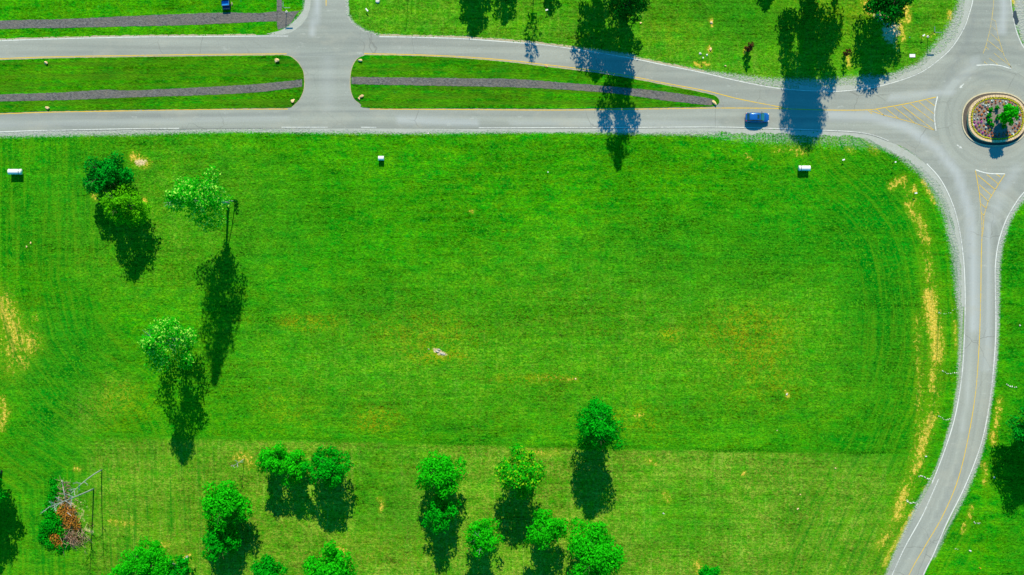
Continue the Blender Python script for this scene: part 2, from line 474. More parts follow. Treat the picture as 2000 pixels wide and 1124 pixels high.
# ------------------------------------------------------------------ ROAD OUTLINES (photo px)
N_white_L = [(-1500, 158), (-400, 97), (0, 80), (125, 76), (250, 73), (375, 72), (500, 71), (563, 71)]
N_yel_L = [(-1500, 194), (-400, 132), (0, 115), (125, 111), (250, 109), (375, 107), (500, 106), (560, 105.5)]
N_white_R = [(741, 72), (800, 73), (900, 76), (1000, 83), (1060, 88), (1140, 99), (1237, 115), (1300, 128), (1375, 143), (1435, 157), (1500, 170), (1560, 176.5), (1625, 178.5), (1648, 178), (1700, 172), (1750, 160), (1800, 141), (1840, 112), (1863, 88), (1883, 55), (1893, 27), (1900, 0), (1905, -50), (1907, -300)]
N_yel_R = [(711, 105), (800, 107), (900, 111), (1000, 119), (1060, 126), (1160, 138), (1245, 152), (1300, 163), (1380, 178), (1440, 193), (1500, 205), (1530, 210.5)]
S_yel_L = [(-1500, 300), (-400, 240), (0, 223), (125, 219), (250, 217), (375, 214.5), (500, 213.8), (562, 213.5)]
S_yel_R = [(722, 213.5), (900, 214.5), (1100, 215.5), (1300, 213), (1400, 211.5), (1500, 212), (1550, 213.5), (1625, 215.5), (1695, 215), (1725, 211), (1775, 202), (1828, 190)]
S_white = [(-1500, 336), (-400, 276), (0, 258), (125, 254.5), (250, 252), (350, 251), (550, 249), (800, 249), (1000, 250), (1200, 249.5), (1395, 248.5), (1500, 251), (1560, 253), (1625, 255.5), (1670, 258), (1705, 264), (1735, 275)]
SW_white = [(1810, 320), (1835, 348), (1855, 385), (1870, 430), (1880, 490), (1884, 540), (1885, 600), (1883, 670), (1878, 740), (1865, 815), (1845, 880), (1820, 945), (1790, 1005), (1760, 1065), (1735, 1124), (1690, 1230), (1640, 1400)]
SE_white = [(2030, 345), (2000, 376), (1985, 395), (1965, 430), (1950, 475), (1944, 520), (1944, 562), (1945, 640), (1942, 700), (1935, 770), (1922, 845), (1905, 900), (1880, 960), (1850, 1020), (1822, 1085), (1803, 1124), (1755, 1240), (1705, 1400)]
C_yel = [(1918, 455), (1916.5, 500), (1916, 540), (1915, 600), (1912, 680), (1905, 770), (1890, 860), (1870, 940), (1840, 1010), (1805, 1070), (1775, 1124), (1730, 1230)]
NE_white = [(1972, -300), (1973, -50), (1974, 0), (1976, 20), (1981, 45), (1987, 67), (2000, 94), (2030, 130)]

outer = (offs(spline(N_white_L[:-1]), -1.8) + [(552, 68), (570, 63), (588, 50), (600, 34), (606, 15), (607, 0), (607, -2500)]
         + [(674, -2500), (674, 0), (676, 30), (687, 48), (710, 62), (738, 70)]
         + offs(spline(N_white_R[1:]), -1.8) + [(1906, -2400), (1974, -2400)]
         + offs(spline(NE_white), -1.8) + [(2080, 150), (2300, 185), (3200, 230)]
         + [(3200, 320), (2300, 285), (2100, 300)]
         + offs(spline(SE_white), -1.8) + offs(spline(SW_white), 1.8)[::-1]
         + [(1785, 300), (1762, 286)]
         + offs(spline(S_white), 1.8)[::-1])

# distance helpers for masks ---------------------------------------------------
def dist_poly(X, Y, line):
    """distance (m) from points to a photo polyline, and parameter 0..1"""
    L = np.array([W(a, b)[:2] for a, b in line]); D = np.full(X.shape, 1e9); T = np.zeros(X.shape)
    n = len(L) - 1
    for i in range(n):
        a, b = L[i], L[i + 1]; d = b - a; q = (d @ d) + 1e-9
        t = np.clip(((X - a[0]) * d[0] + (Y - a[1]) * d[1]) / q, 0, 1)
        r = np.hypot(X - a[0] - t * d[0], Y - a[1] - t * d[1])
        m = r < D; D = np.where(m, r, D); T = np.where(m, (i + t) / n, T)
    return D, T
def blob(X, Y, px, py, rx, ry, ang=0.0):
    x, y, _ = W(px, py); dx, dy = X - x, Y - y; c, s = math.cos(ang), math.sin(ang)
    u = (dx * c + dy * s) / (rx / 10); v = (-dx * s + dy * c) / (ry / 10)
    return np.clip(1.0 - 0.5 * np.hypot(u, v) ** 1.5, 0, 1)
def setattr_f(me, name, vals):
    a = me.attributes.new(name, 'FLOAT', 'POINT'); a.data.foreach_set('value', np.ascontiguousarray(vals, dtype=np.float32).ravel())

def axis(lo, hi, step, far):
    a = np.arange(lo, hi + step / 2, step); g = []; d = step * 2; x = hi
    while x < far: x += d; d *= 1.5; g.append(x)
    l = []; d = step * 2; x = lo
    while x > -far: x -= d; d *= 1.5; l.append(x)
    return np.array(l[::-1] + list(a) + g)
xs = axis(-112, 112, 0.5, 6000); ys = axis(-66, 66, 0.5, 6000)
GX, GY = np.meshgrid(xs, ys)
ny, nx = GX.shape
GZ = np.zeros_like(GX)
V = np.stack([GX.ravel(), GY.ravel(), GZ.ravel()], 1)
ii = np.arange(ny * nx).reshape(ny, nx)
F = np.stack([ii[:-1, :-1].ravel(), ii[:-1, 1:].ravel(), ii[1:, 1:].ravel(), ii[1:, :-1].ravel()], 1)
ground = npmesh('ground', V, F, M['grass'])
tag(ground, kind='structure')

PX = GX * 10 + 1000; PY = 562 - GY * 10
# dry, mown strip below the line across the meadow; dry bank top right
line_y = np.interp(PX, [0, 200, 700, 1100, 1400, 1770], [846, 850, 862, 874, 880, 887])
dry = np.clip((PY - line_y) / np.interp(PX, [0, 300, 700, 1100], [40, 14, 5, 3]), 0, 1) * np.clip((1790 - PX) / 90, 0, 1) * np.clip((PX - 120) / 90, 0.15, 1) * 0.97
dry = np.maximum(dry, blob(GX, GY, 90, 700, 120, 80) * 0.35)
dry = np.maximum(dry, blob(GX, GY, 160, 800, 90, 40, 0.5) * 0.9)
dry = np.maximum(dry, np.clip((262 - PY) / 10, 0, 1) * 0.42 * (PX > 680) * (PX < 1900))
dry = np.maximum(dry, blob(GX, GY, 330, 430, 200, 130) * 0.45)
dry = np.maximum(dry, blob(GX, GY, 1300, 650, 420, 160) * 0.40)
dry = np.maximum(dry, blob(GX, GY, 900, 700, 420, 130) * 0.40)
dry *= 1 - 0.85 * blob(GX, GY, 640, 1000, 200, 60, 0.7) * (PX > 690)
dry *= 1 - 0.7 * blob(GX, GY, 1330, 1010, 90, 60)
lush = blob(GX, GY, 130, 700, 60, 120, -0.25) + blob(GX, GY, 1720, 560, 60, 190) + blob(GX, GY, 90, 900, 60, 120, 0.2) * 0.8 \
    + blob(GX, GY, 60, 390, 160, 100) * 0.7 + blob(GX, GY, 600, 450, 200, 120) * 0.5 + blob(GX, GY, 1400, 500, 200, 90) * 0.5 \
    + blob(GX, GY, 1640, 420, 160, 90) * 0.6 + blob(GX, GY, 1440, 30, 120, 60) * 0.7 + np.clip((PX - 1945) / 30, 0, 1) * 0.6 * (PY > 420) \
    + blob(GX, GY, 1700, 870, 100, 40) * 0.8 + blob(GX, GY, 780, 1010, 60, 60, -0.5) * 0.6
olive = blob(GX, GY, 605, 630, 50, 14) * 1.0 + blob(GX, GY, 830, 655, 90, 36) * 0.6 + blob(GX, GY, 1312, 652, 22, 16) * 0.8 \
    + blob(GX, GY, 1465, 650, 80, 50) * 0.8 + blob(GX, GY, 735, 820, 40, 26) * 0.8 + blob(GX, GY, 1030, 740, 90, 8) * 0.6 \
    + blob(GX, GY, 240, 790, 50, 40) * 0.6 + blob(GX, GY, 860, 700, 60, 10) * 0.7 + blob(GX, GY, 1490, 740, 70, 50) * 0.45 \
    + blob(GX, GY, 1600, 20, 80, 50) * 0.4 + blob(GX, GY, 1330, 60, 60, 40) * 0.35 + blob(GX, GY, 560, 800, 60, 40) * 0.35 \
    + blob(GX, GY, 1230, 820, 60, 30) * 0.45 + blob(GX, GY, 780, 1060, 90, 40) * 0.3
def stroke(pts, w, amt=1.0):
    D, T = dist_poly(GX, GY, pts); return amt * np.clip(1.12 - 0.85 * D / (w * 1.15 / 10), 0, 1)
straw = np.zeros_like(GX)
for pts, w, a in [
    ([(1740, 366), (1752, 356), (1766, 350)], 10, .75), ([(1786, 364), (1787, 372)], 6, .9),
    ([(1776, 398), (1783, 420), (1797, 432), (1804, 460), (1810, 472)], 12, .72), ([(1802, 352), (1812, 372), (1825, 395)], 5, .85),
    ([(1815, 515), (1813, 548)], 8, .66), ([(1815, 575), (1822, 630), (1830, 665), (1829, 700)], 16, 1.0), ([(1822, 725), (1820, 760)], 10, .75),
    ([(1795, 700), (1794, 790)], 9, .55), ([(1820, 815), (1812, 835), (1800, 870), (1796, 890)], 13, .85), ([(1797, 905), (1786, 920)], 11, .8),
    ([(1766, 958), (1758, 985), (1753, 1010)], 13, .85), ([(1735, 1045), (1716, 1065)], 11, .75), ([(1783, 1000), (1765, 1035), (1745, 1070), (1735, 1080)], 6, 1.0),
    ([(1736, 1085), (1728, 1105)], 6, 1.0), ([(1812, 500), (1822, 620), (1830, 700), (1822, 800), (1805, 870), (1785, 930), (1762, 990), (1720, 1070)], 20, .38), ([(1790, 620), (1797, 740), (1792, 850), (1775, 930), (1745, 1020)], 12, .42), ([(1865, 630), (1868, 680)], 5, .7), ([(1760, 350), (1790, 400), (1808, 470)], 16, .35), ([(1805, 955), (1807, 965)], 5, .8), ([(1953, 780), (1950, 800), (1945, 830)], 8, .7), ([(1940, 845), (1941, 865)], 8, .8),
    ([(1922, 905), (1925, 945)], 8, .6), ([(1897, 990), (1893, 1012)], 6, .7), ([(1884, 1025), (1880, 1040)], 6, .7),
    ([(2, 590), (18, 620), (28, 650), (55, 670)], 30, .70), ([(5, 570), (12, 660), (20, 720)], 24, .45), ([(5, 600), (20, 640)], 10, .9), ([(28, 660), (22, 690)], 14, .8), ([(38, 700), (48, 715)], 12, .7), ([(58, 670), (57, 690)], 8, .8),
    ([(0, 780), (12, 805), (2, 835)], 12, .7), ([(68, 615), (70, 625)], 6, .6), ([(262, 306), (272, 316), (285, 320)], 12, .85),
    ([(183, 380), (188, 388)], 6, .9), ([(282, 390), (283, 396)], 6, .8), ([(1700, 290), (1712, 298)], 8, .6), ([(1655, 292), (1665, 296)], 8, .55),
    ([(1515, 295), (1550, 290), (1580, 293)], 10, .45), ([(1555, 300), (1575, 298)], 8, .6), ([(1965, 0), (1998, 10), (2030, 20)], 9, .9),
    ([(1692, 5), (1700, 20)], 14, .85), ([(1770, 15), (1773, 40)], 9, .85), ([(1757, 45), (1765, 75)], 7, .9), ([(1748, 85), (1752, 95)], 7, .8), ([(1855, 22), (1857, 38)], 7, .8),
    ([(1655, 112), (1660, 130)], 8, .7), ([(1800, 72), (1822, 68)], 7, .45), ([(560, 235), (575, 236)], 5, .0),
    ([(1265, 900), (1280, 905)], 8, .55), ([(1298, 965), (1306, 978)], 8, .6), ([(1362, 1100), (1368, 1118)], 10, .7), ([(740, 975), (744, 976)], 6, .7), ([(748, 985), (743, 998)], 5, .8),
    ([(1450, 927), (1455, 925)], 5, .9), ([(1050, 1012), (1080, 1000)], 6, .5), ([(465, 893), (480, 893), (488, 905)], 13, .62),
    ([(1030, 884), (1060, 886), (1090, 884)], 8, .5), ([(215, 1018), (240, 1023), (265, 1022)], 8, .55), ([(360, 1088), (368, 1088)], 8, .8), ([(318, 1064), (326, 1064)], 7, .8),
    ([(660, 1072), (672, 1076)], 7, .8), ([(1050, 737), (1128, 742)], 7, .45), ([(1240, 811), (1252, 811)], 5, .8), ([(150, 916), (153, 918)], 8, .7),
    ([(1388, 36), (1391, 50)], 4, .9), ([(1384, 93), (1388, 100)], 5, .95), ([(1372, 123), (1385, 126)], 4, .9), ([(1358, 124), (1368, 130)], 5, .9), ([(1455, 95), (1455, 105)], 4, .9),
    ([(918, 412), (924, 415)], 4, .9), ([(1536, 766), (1540, 774)], 5, .9), ([(1456, 302), (1468, 313)], 3, 1.0)]:
    straw = np.maximum(straw, stroke(pts, w, a))
soil = np.maximum.reduce([blob(GX, GY, 858, 688, 16, 6, -0.4) * 1.0, blob(GX, GY, 1740, 62, 18, 24) * 0.9, blob(GX, GY, 1722, 20, 22, 22) * 0.8,
                          blob(GX, GY, 275, 318, 16, 8) * 0.8, blob(GX, GY, 140, 1010, 40, 60) * 0.55, blob(GX, GY, 175, 1035, 14, 14) * 0.6,
                          np.clip((PX - 1984) / 8, 0, 1) * np.clip((120 - PY) / 20, 0, 1) * np.clip((2080 - PX) / 40, 0, 1) * np.clip((PY + 160) / 60, 0, 1) * 0.5])
# gravel thrown out along the road edges
grav = np.zeros_like(GX)
def shoulder(line, widths, amt=1.0):
    global grav
    D, T = dist_poly(GX, GY, line)
    t = np.linspace(0, 1, len(widths)); w = np.interp(T, t, widths) / 10
    grav = np.maximum(grav, amt * np.clip(1.35 - D / np.maximum(w, 0.05), 0, 1))
shoulder([(0, 258), (350, 251), (550, 251), (800, 252), (1000, 252), (1200, 252), (1395, 253)], [13, 14, 10, 12, 13, 11, 10, 13, 16])
shoulder([(1350, 255), (1450, 262), (1560, 268), (1650, 272), (1720, 280)], [10, 22, 24, 22, 24, 18], 0.56)
shoulder([(1690, 268), (1760, 292), (1810, 325), (1840, 365), (1862, 420), (1875, 490), (1880, 560), (1882, 640)], [10, 20, 26, 26, 24, 22, 19, 12])
shoulder([(1882, 630), (1877, 740), (1864, 815), (1845, 880), (1820, 945), (1790, 1005), (1760, 1065), (1735, 1124)], [12, 10, 7, 7, 6, 12, 12, 10, 9])
shoulder(SE_white[:-3], [14, 15, 12, 12, 13, 12, 9, 9, 7, 11, 13, 12, 9])
shoulder([(741, 70), (900, 74), (1000, 81), (1140, 97), (1237, 112)], [4, 4, 4, 5, 8], 0.9)
shoulder([(1237, 113), (1300, 126), (1375, 141), (1435, 153), (1500, 164), (1600, 168), (1700, 160)], [5, 5, 6, 12, 16, 18, 18], 0.8)
shoulder([(1690, 163), (1750, 150), (1800, 130), (1830, 105), (1855, 78), (1874, 45), (1885, 10), (1888, -40)], [12, 12, 14, 22, 24, 24, 20, 20], .85)
shoulder([(540, 70), (570, 60), (592, 45), (602, 20), (603, -60)], [6, 16, 18, 12, 10])
shoulder([(676, -50), (678, 30), (690, 50), (712, 63), (741, 70)], [5, 6, 7, 7, 4])
shoulder([(1990, -60), (1994, 40), (2012, 90)], [14, 16, 16])
setattr_f(ground.data, 'dry', np.clip(dry, 0, 1)); setattr_f(ground.data, 'lush', np.clip(lush, 0, 1))
setattr_f(ground.data, 'olive', np.clip(olive, 0, 1)); setattr_f(ground.data, 'straw', straw)
D1, _ = dist_poly(GX, GY, [(-60, 262), (-60, 560), (-20, 720), (60, 830), (160, 900), (170, 1200)])
D2, _ = dist_poly(GX, GY, [(1700, 262), (1770, 320), (1830, 400), (1862, 500), (1872, 600), (1868, 700), (1845, 820), (1800, 930), (1740, 1040), (1690, 1150)])
right = D2 < D1
setattr_f(ground.data, 'mows', np.where(right, D2, D1 + 40))
setattr_f(ground.data, 'moww', np.where(right, np.clip((24 - D2) / 10, 0, 1), np.clip((34 - D1) / 14, 0, 1)) * (PY > 268) * (PX < 1900))
setattr_f(ground.data, 'soil', soil); setattr_f(ground.data, 'gravel', grav)

# ------------------------------------------------------------------ road, as a fine sheet so that wear can follow the lanes
def road_sheet():
    P = [Vector(W(x, y, 0.012)) for x, y in outer]
    import bmesh
    bm = bmesh.new()
    vs = [bm.verts.new(p) for p in P]
    for t in tessellate_polygon([P]):
        try: bm.faces.new([vs[i] for i in t])
        except ValueError: pass
    for axis_no, lo, hi, st in ((0, -100, 102, 1.0), (1, -58, 58, 1.0)):
        for c in np.arange(lo, hi, st):
            co = Vector((c, 0, 0)) if axis_no == 0 else Vector((0, c, 0))
            no = Vector((1, 0, 0)) if axis_no == 0 else Vector((0, 1, 0))
            bmesh.ops.bisect_plane(bm, geom=bm.verts[:] + bm.edges[:] + bm.faces[:], plane_co=co, plane_no=no)
    bmesh.ops.recalc_face_normals(bm, faces=bm.faces[:])
    if sum(f.normal.z * f.calc_area() for f in bm.faces) < 0:
        bmesh.ops.reverse_faces(bm, faces=bm.faces[:])
    me = bpy.data.meshes.new('road'); bm.to_mesh(me); bm.free()
    o = bpy.data.objects.new('road', me); COL.objects.link(o); me.materials.append(M['asphalt'])
    n = len(me.vertices); co = np.zeros(n * 3, dtype=np.float32); me.vertices.foreach_get('co', co); co = co.reshape(-1, 3)
    X, Y = co[:, 0].astype(float), co[:, 1].astype(float)
    tr = np.zeros(n); rb = np.zeros(n)
    def T(line, w, a, arr):
        D, _ = dist_poly(X, Y, line); return np.maximum(arr, a * np.clip(1.3 - D / (w / 10), 0, 1))
    for l, w, a in [([(1620, 225), (1700, 228), (1770, 248), (1830, 290), (1870, 340), (1895, 420), (1901, 520), (1902, 640)], 11, .9),
                    ([(1860, 180), (1800, 185), (1740, 190)], 8, .7), ([(1956, 60), (1962, 20), (1958, -30)], 10, .9), ([(1905, 120), (1880, 150), (1850, 175)], 12, .5),
                    ([(1930, 440), (1930, 520), (1930, 600), (1925, 720)], 8, .6), ([(1985, 330), (1955, 380), (1938, 430)], 12, .5),
                    ([(0, 244), (200, 240), (400, 234), (560, 232)], 7, .35), ([(620, 0), (615, 40), (610, 66)], 7, .9), ([(640, 120), (640, 160), (640, 210)], 14, .25),
                    ([(1000, 240), (1200, 242), (1400, 240)], 6, .4), ([(780, 235), (860, 238), (930, 240)], 8, .7), ([(1896, 640), (1893, 740), (1880, 840)], 5, .4)]:
        tr = T(l, w, a, tr)
    for l, w, a in [([(1870, 150), (1900, 145), (1960, 155), (2000, 175)], 6, .6), ([(1500, 180), (1600, 190), (1700, 186)], 8, .6), ([(-400, 248), (0, 232), (200, 229), (560, 223)], 4, .6),
                    ([(1640, 262), (1710, 275), (1790, 320)], 6, .5), ([(1846, 160), (1870, 120), (1890, 80), (1902, 30)], 7, .6), ([(1880, 900), (1860, 950), (1832, 1010)], 5, .5),
                    ([(700, 100), (560, 108), (710, 110)], 2, .5), ([(560, 218), (720, 218)], 2, .6)]:
        rb = T(l, w, a, rb)
    setattr_f(me, 'track', tr); setattr_f(me, 'rubber', rb); 
    pyv = 562 - Y * 10; pxv = X * 10 + 1000
    D, _ = dist_poly(X, Y, C_yel); setattr_f(me, 'd_south', D * np.where(pxv > np.interp(pyv, [455, 600, 860, 1124], [1918, 1915, 1890, 1775]), 1, -1))
    setattr_f(me, 'w_south', np.clip((pyv - 330) / 60, 0, 1))
    ic = W(1943.5, 233.5); rad = np.hypot(X - ic[0], Y - ic[1]); setattr_f(me, 'd_circle', rad)
    setattr_f(me, 'w_circle', np.clip((16 - rad) / 5, 0, 1) * np.clip((345 - pyv) / 40, 0, 1))
    return tag(o, kind='structure')
road = road_sheet()

# pale gravel shoulders, ragged sheets between road and grass
def gravel(poly, seed):
    o = sheet('gravel_shoulder', poly, 0.0035 + 0.001 * seed, M['gravel'], jag=1.1, seed=seed); tag(o, kind='structure')
def band(line, w0, w1, seed, step=5.0):
    L = spline(line, 2.5); n = len(L); r = random.Random(seed); ph = r.uniform(0, 6)
    ws = [(w0 + (w1 - w0) * i / (n - 1)) * (1 + .22 * math.sin(i * .11 + ph) + .13 * math.sin(i * .37 + ph * 2)) + r.uniform(-1.3, 1.3) for i in range(n)]
    A = []
    for i in range(n):
        A.append(offs(L, ws[i])[i])
    gravel(offs(L, -6) + A[::-1], seed)
band([(900, 249), (1000, 250), (1200, 250), (1400, 250), (1500, 253), (1600, 256)], 6, 9, 1)
band([(600, 249), (700, 249), (770, 252), (900, 249)], 5, 6, 2)
band([(1600, 255), (1670, 260), (1715, 272), (1760, 295), (1800, 322)], 8, 8, 3)
band([(1800, 315), (1835, 352), (1858, 400), (1872, 450), (1880, 520), (1883, 600)], 8, 4, 4)
gravel([(520, 66), (545, 60), (565, 50), (582, 36), (592, 20), (596, 0), (597, -80), (612, -80), (612, 30), (600, 56), (575, 70), (545, 72)], 5)
band([(1903, -60), (1898, 0), (1886, 45), (1864, 84), (1838, 112), (1800, 138)], 11, 6, 6)
band([(1800, 138), (1750, 158), (1700, 170), (1640, 176), (1560, 174)], 6, 7, 7)

# grass medians, mulch strips in them
medL = [(-1500, 199), (-400, 135), (0, 118), (125, 114), (250, 112), (500, 109), (556, 108.5), (575, 116), (587, 130), (593, 145), (593.5, 170), (588, 189), (575, 204), (560, 211), (500, 211.5), (250, 215), (125, 217), (0, 221), (-400, 238), (-1500, 298)]
medR = [(713, 108), (800, 109.5), (900, 114), (1000, 122.5), (1060, 130), (1160, 142), (1245, 156), (1300, 167), (1380, 183), (1400, 190), (1405, 200), (1396, 207), (1375, 209), (1300, 210.5), (1100, 212.8), (900, 212), (724, 211.5), (705, 204), (690, 190), (685, 172), (685, 150), (688, 133), (697, 116)]
M['grass_med'] = grass_mat('median_grass', False)
def closed(poly, s=5):
    return spline(poly + [poly[0]], s)[:-1]
o = sheet('grass_verge', closed(medR), 0.075, M['grass_med'], depth=0.075, jag=0.35, seed=11); tag(o, kind='structure')
o = sheet('grass_verge', spline(medL, 5), 0.075, M['grass_med'], depth=0.075, jag=0.35, seed=12); tag(o, kind='structure')
o = sheet('verge_edging', closed([(x + (2.2 if x > 700 and x < 710 else 0), y) for x, y in offs(closed(medR, 8), -1.6)], 8), 0.018, M['verge_dirt'], jag=0.5, seed=13); tag(o, kind='structure')
o = sheet('verge_edging', offs(spline(medL, 8), -1.4), 0.018, M['verge_dirt'], jag=0.5, seed=14); tag(o, kind='structure')
o = sheet('verge_edging', offs(spline(N_white_L[1:-1]), -4.0) + offs(spline(N_white_L[1:-1]), 1)[::-1], 0.0022, M['verge_dirt'], jag=0.9, seed=15); tag(o, kind='structure')
o = sheet('verge_edging', offs(spline(N_white_R[:9]), -4.5) + offs(spline(N_white_R[:9]), 1)[::-1], 0.0026, M['verge_dirt'], jag=1.3, seed=16); tag(o, kind='structure')

def mulch(top, bottom, seed, z=0.10, depth=0.025):
    o = sheet('mulch_strip', spline(top, 5) + spline(bottom, 5)[::-1], z, M['mulch'], depth=depth, jag=0.5, seed=seed); tag(o, kind='structure')
mulch([(-400, 198), (0, 185), (125, 181), (200, 176), (225, 176.5), (260, 177), (375, 172), (500, 165), (590, 156)], [(-400, 213), (0, 199), (125, 196), (250, 191), (375, 187), (500, 181), (590, 169.5)], 21)
mulch([(686.5, 151), (800, 152), (900, 153.5), (1000, 155), (1100, 162), (1200, 170), (1300, 180), (1375, 191), (1396, 196)], [(686.5, 165), (800, 167), (900, 169), (1000, 171), (1100, 175.5), (1200, 183), (1300, 197), (1375, 205), (1390, 206)], 22)
mulch([(-400, 60), (0, 41), (120, 38), (250, 32), (375, 27), (445, 25), (500, 26), (541, 23)], [(-400, 78), (0, 57.5), (120, 55), (250, 52), (375, 49), (500, 43), (541, 42)], 23, 0.03, 0.03)
o = sheet('mulch_strip', [(541, -60), (550, -60), (551, 22), (563, 23.5), (585, 21.5), (577, 30), (570, 43), (557, 54), (543, 58), (541, 50), (541.01, 42), (541.01, 23)], 0.03, M['mulch'], depth=0.03, jag=0.4, seed=24); tag(o, kind='structure')

# ------------------------------------------------------------------ painted markings
def marking(name, lines, mat, w=0.13, z=0.020, wear=0.12, label=None):
    mb = MB()
    for i, l in enumerate(lines): ribbon(mb, l, w, z, wear, i)
    o = mb.build(name, mat); return tag(o, kind='structure')
S = spline
marking('white_edge_line', [S(N_white_L)], M['white_line'], 0.17)
marking('white_edge_line', [S(N_white_R)], M['white_line'], 0.17)
marking('white_edge_line', [S(S_white[:6]), ], M['white_line'], 0.15)
marking('white_edge_line', [S([(550, 249), (640, 249)]), S([(705, 249), (735, 249.3)]), S([(935, 250), (1000, 250.2)]), S(S_white[8:])], M['white_line'], 0.14)
marking('white_edge_line', [S(SW_white[:12])], M['white_line'], 0.18)
marking('white_edge_line', [S([(1833, 936), (1820, 966), (1800, 1010), (1768, 1068), (1742, 1124), (1695, 1230)])], M['white_line'], 0.17)
marking('white_edge_line', [S(SE_white)], M['white_line'], 0.18)
marking('white_edge_line', [S(NE_white)], M['white_line'], 0.16)
marking('yellow_edge_line', [S(N_yel_L)], M['yellow_line'], 0.15)
marking('yellow_edge_line', [S(N_yel_R)], M['yellow_line'], 0.15)
marking('yellow_edge_line', [S(S_yel_L)], M['yellow_line'], 0.15)
marking('yellow_edge_line', [S(S_yel_R)], M['yellow_line'], 0.15)
marking('yellow_centre_line', [S(C_yel)], M['yellow_line'], 0.13)
marking('yellow_centre_line', [[(637, -100), (637, 12)]], M['yellow_line'], 0.16)
marking('yellow_centre_line', [[(1941, -200), (1941, 0), (1940, 15), (1937, 38)]], M['yellow_worn'], 0.13)
marking('yellow_hatching', [[(1700, 217), (1725, 225), (1750, 231), (1787, 241), (1825, 255)], [(1695, 215.5), (1703, 223)], [(1712, 214), (1728, 227)], [(1730, 212), (1755, 232)],
        [(1746, 209.5), (1787, 241)], [(1762, 207), (1825, 255)], [(1778, 203), (1825, 239)], [(1794, 199), (1824, 223)], [(1810, 196), (1825, 207)]], M['yellow_line'], 0.11, 0.026)
marking('yellow_hatching', [[(1905, 333), (1912.5, 376), (1916, 410), (1917.5, 431), (1918, 458)], [(1962.5, 341), (1950, 360), (1930, 393), (1922, 420), (1919.5, 458)], [(1910, 343), (1944, 371)],
        [(1912.5, 361), (1936, 382)], [(1914, 378), (1931, 395)], [(1915, 398), (1926, 407)], [(1917, 416), (1922, 422)], [(1927, 341), (1950, 360)], [(1946, 341), (1954, 346)]], M['yellow_line'], 0.11, 0.026)
marking('yellow_hatching', [[(1937, 38), (1932, 65), (1925, 92), (1920, 105)], [(1944, 40), (1950, 75), (1962, 112), (1976, 134)], [(1937, 37), (1944, 42)], [(1935, 51), (1947, 60)], [(1934, 65), (1951, 81)],
        [(1930, 80), (1959, 103)], [(1925, 92), (1931, 97)], [(1941, 104), (1976, 132)], [(1932, 114), (1949, 127)], [(1922, 121), (1928, 126)]], M['yellow_worn'], 0.11, 0.026)
marking('white_yield_line', [S([(1831, 189), (1826, 212), (1825, 232), (1828, 256)])], M['white_line'], 0.22, 0.032)
marking('white_yield_line', [S([(1905, 332), (1920, 337), (1935, 339.5), (1963, 340)])], M['white_line'], 0.22, 0.032)
marking('white_yield_line', [S([(1907, 128), (1937, 127), (1957, 129.5), (1976, 135.5)])], M['white_line'], 0.2, 0.032)
def arrow(px, py, ang, L=1.1):
    c, s = math.cos(ang), math.sin(ang); x0, y0, _ = W(px, py)
    pts = [(-L / 2, -.10), (L * .05, -.10), (L * .05, -.30), (L / 2, 0), (L * .05, .30), (L * .05, .10), (-L / 2, .10)]
    mb = MB(); mb.add([(x0 + a * c - b * s, y0 + a * s + b * c, 0.020) for a, b in pts], [(0, 1, 5, 6), (2, 3, 4)])
    tag(mb.build('white_arrow_marking', M['white_line']), kind='structure')
arrow(1878, 168.5, R(225), 1.3); arrow(1874, 287, R(-35), 1.3)

# tar seam along the lower lane
marking('tar_seam', [S(offs(S_white[3:], 1.8))], plain('tar', (0.06, 0.06, 0.055), 0.7), 0.045, 0.018)
marking('tar_seam', [[(1397, 214), (1397, 248)]], bpy.data.materials['tar'], 0.03, 0.018)

# ------------------------------------------------------------------ trees
def leaves(centers, radii, per, size, seed, squash=0.9, fill=0.35):
    g = np.random.default_rng(seed); Vs = []; 
    for c, r, n in zip(centers, radii, per):
        d = g.normal(size=(n, 3)); d /= np.linalg.norm(d, axis=1)[:, None]
        rad = r * (1 - fill * g.random(n) ** 1.6) * (1 + 0.18 * g.normal(size=n).clip(-1, 1.6))
        p = np.array(c) + d * rad[:, None] * np.array([1, 1, squash])
        nrm = d * 0.8 + g.normal(size=(n, 3)) * 0.55 + np.array([0, 0, 0.35]); nrm /= np.linalg.norm(nrm, axis=1)[:, None]
        t = np.cross(nrm, g.normal(size=(n, 3))); t /= np.linalg.norm(t, axis=1)[:, None] + 1e-9
        b = np.cross(nrm, t); s = size * g.uniform(0.6, 1.35, n)[:, None]
        Vs.append(np.stack([p - t * s, p + b * s * 0.5, p + t * s, p - b * s * 0.5], 1).reshape(-1, 3))
    V = np.concatenate(Vs); F = np.arange(len(V)).reshape(-1, 4)
    return V, F

def prof(kind, u):
    """crown radius factor at height u (0 bottom .. 1 top)"""
    if kind == 'round': return math.sqrt(max(0.0, 1 - (2 * u - 1) ** 2)) ** 0.85
    if kind == 'column': return min(1.0, (u / 0.16) ** 0.6 if u < 0.16 else 1.0) * (1.0 if u < 0.62 else max(0.0, 1 - ((u - 0.62) / 0.40) ** 1.7))
    if kind == 'barrel': return min(1.0, (u / 0.14) ** 0.6 if u < 0.14 else 1.0) * (1.0 if u < 0.80 else max(0.0, 1 - ((u - 0.80) / 0.24) ** 1.6))
    if kind == 'spindle': return (min(1, u / 0.30) ** 0.8) * (1.0 if u < 0.35 else max(0.0, 1 - ((u - 0.35) / 0.68)) ** 0.75)
    if kind == 'cone': return max(0.0, 1 - u) ** 0.8 * min(1, (u + 0.05) / 0.12)

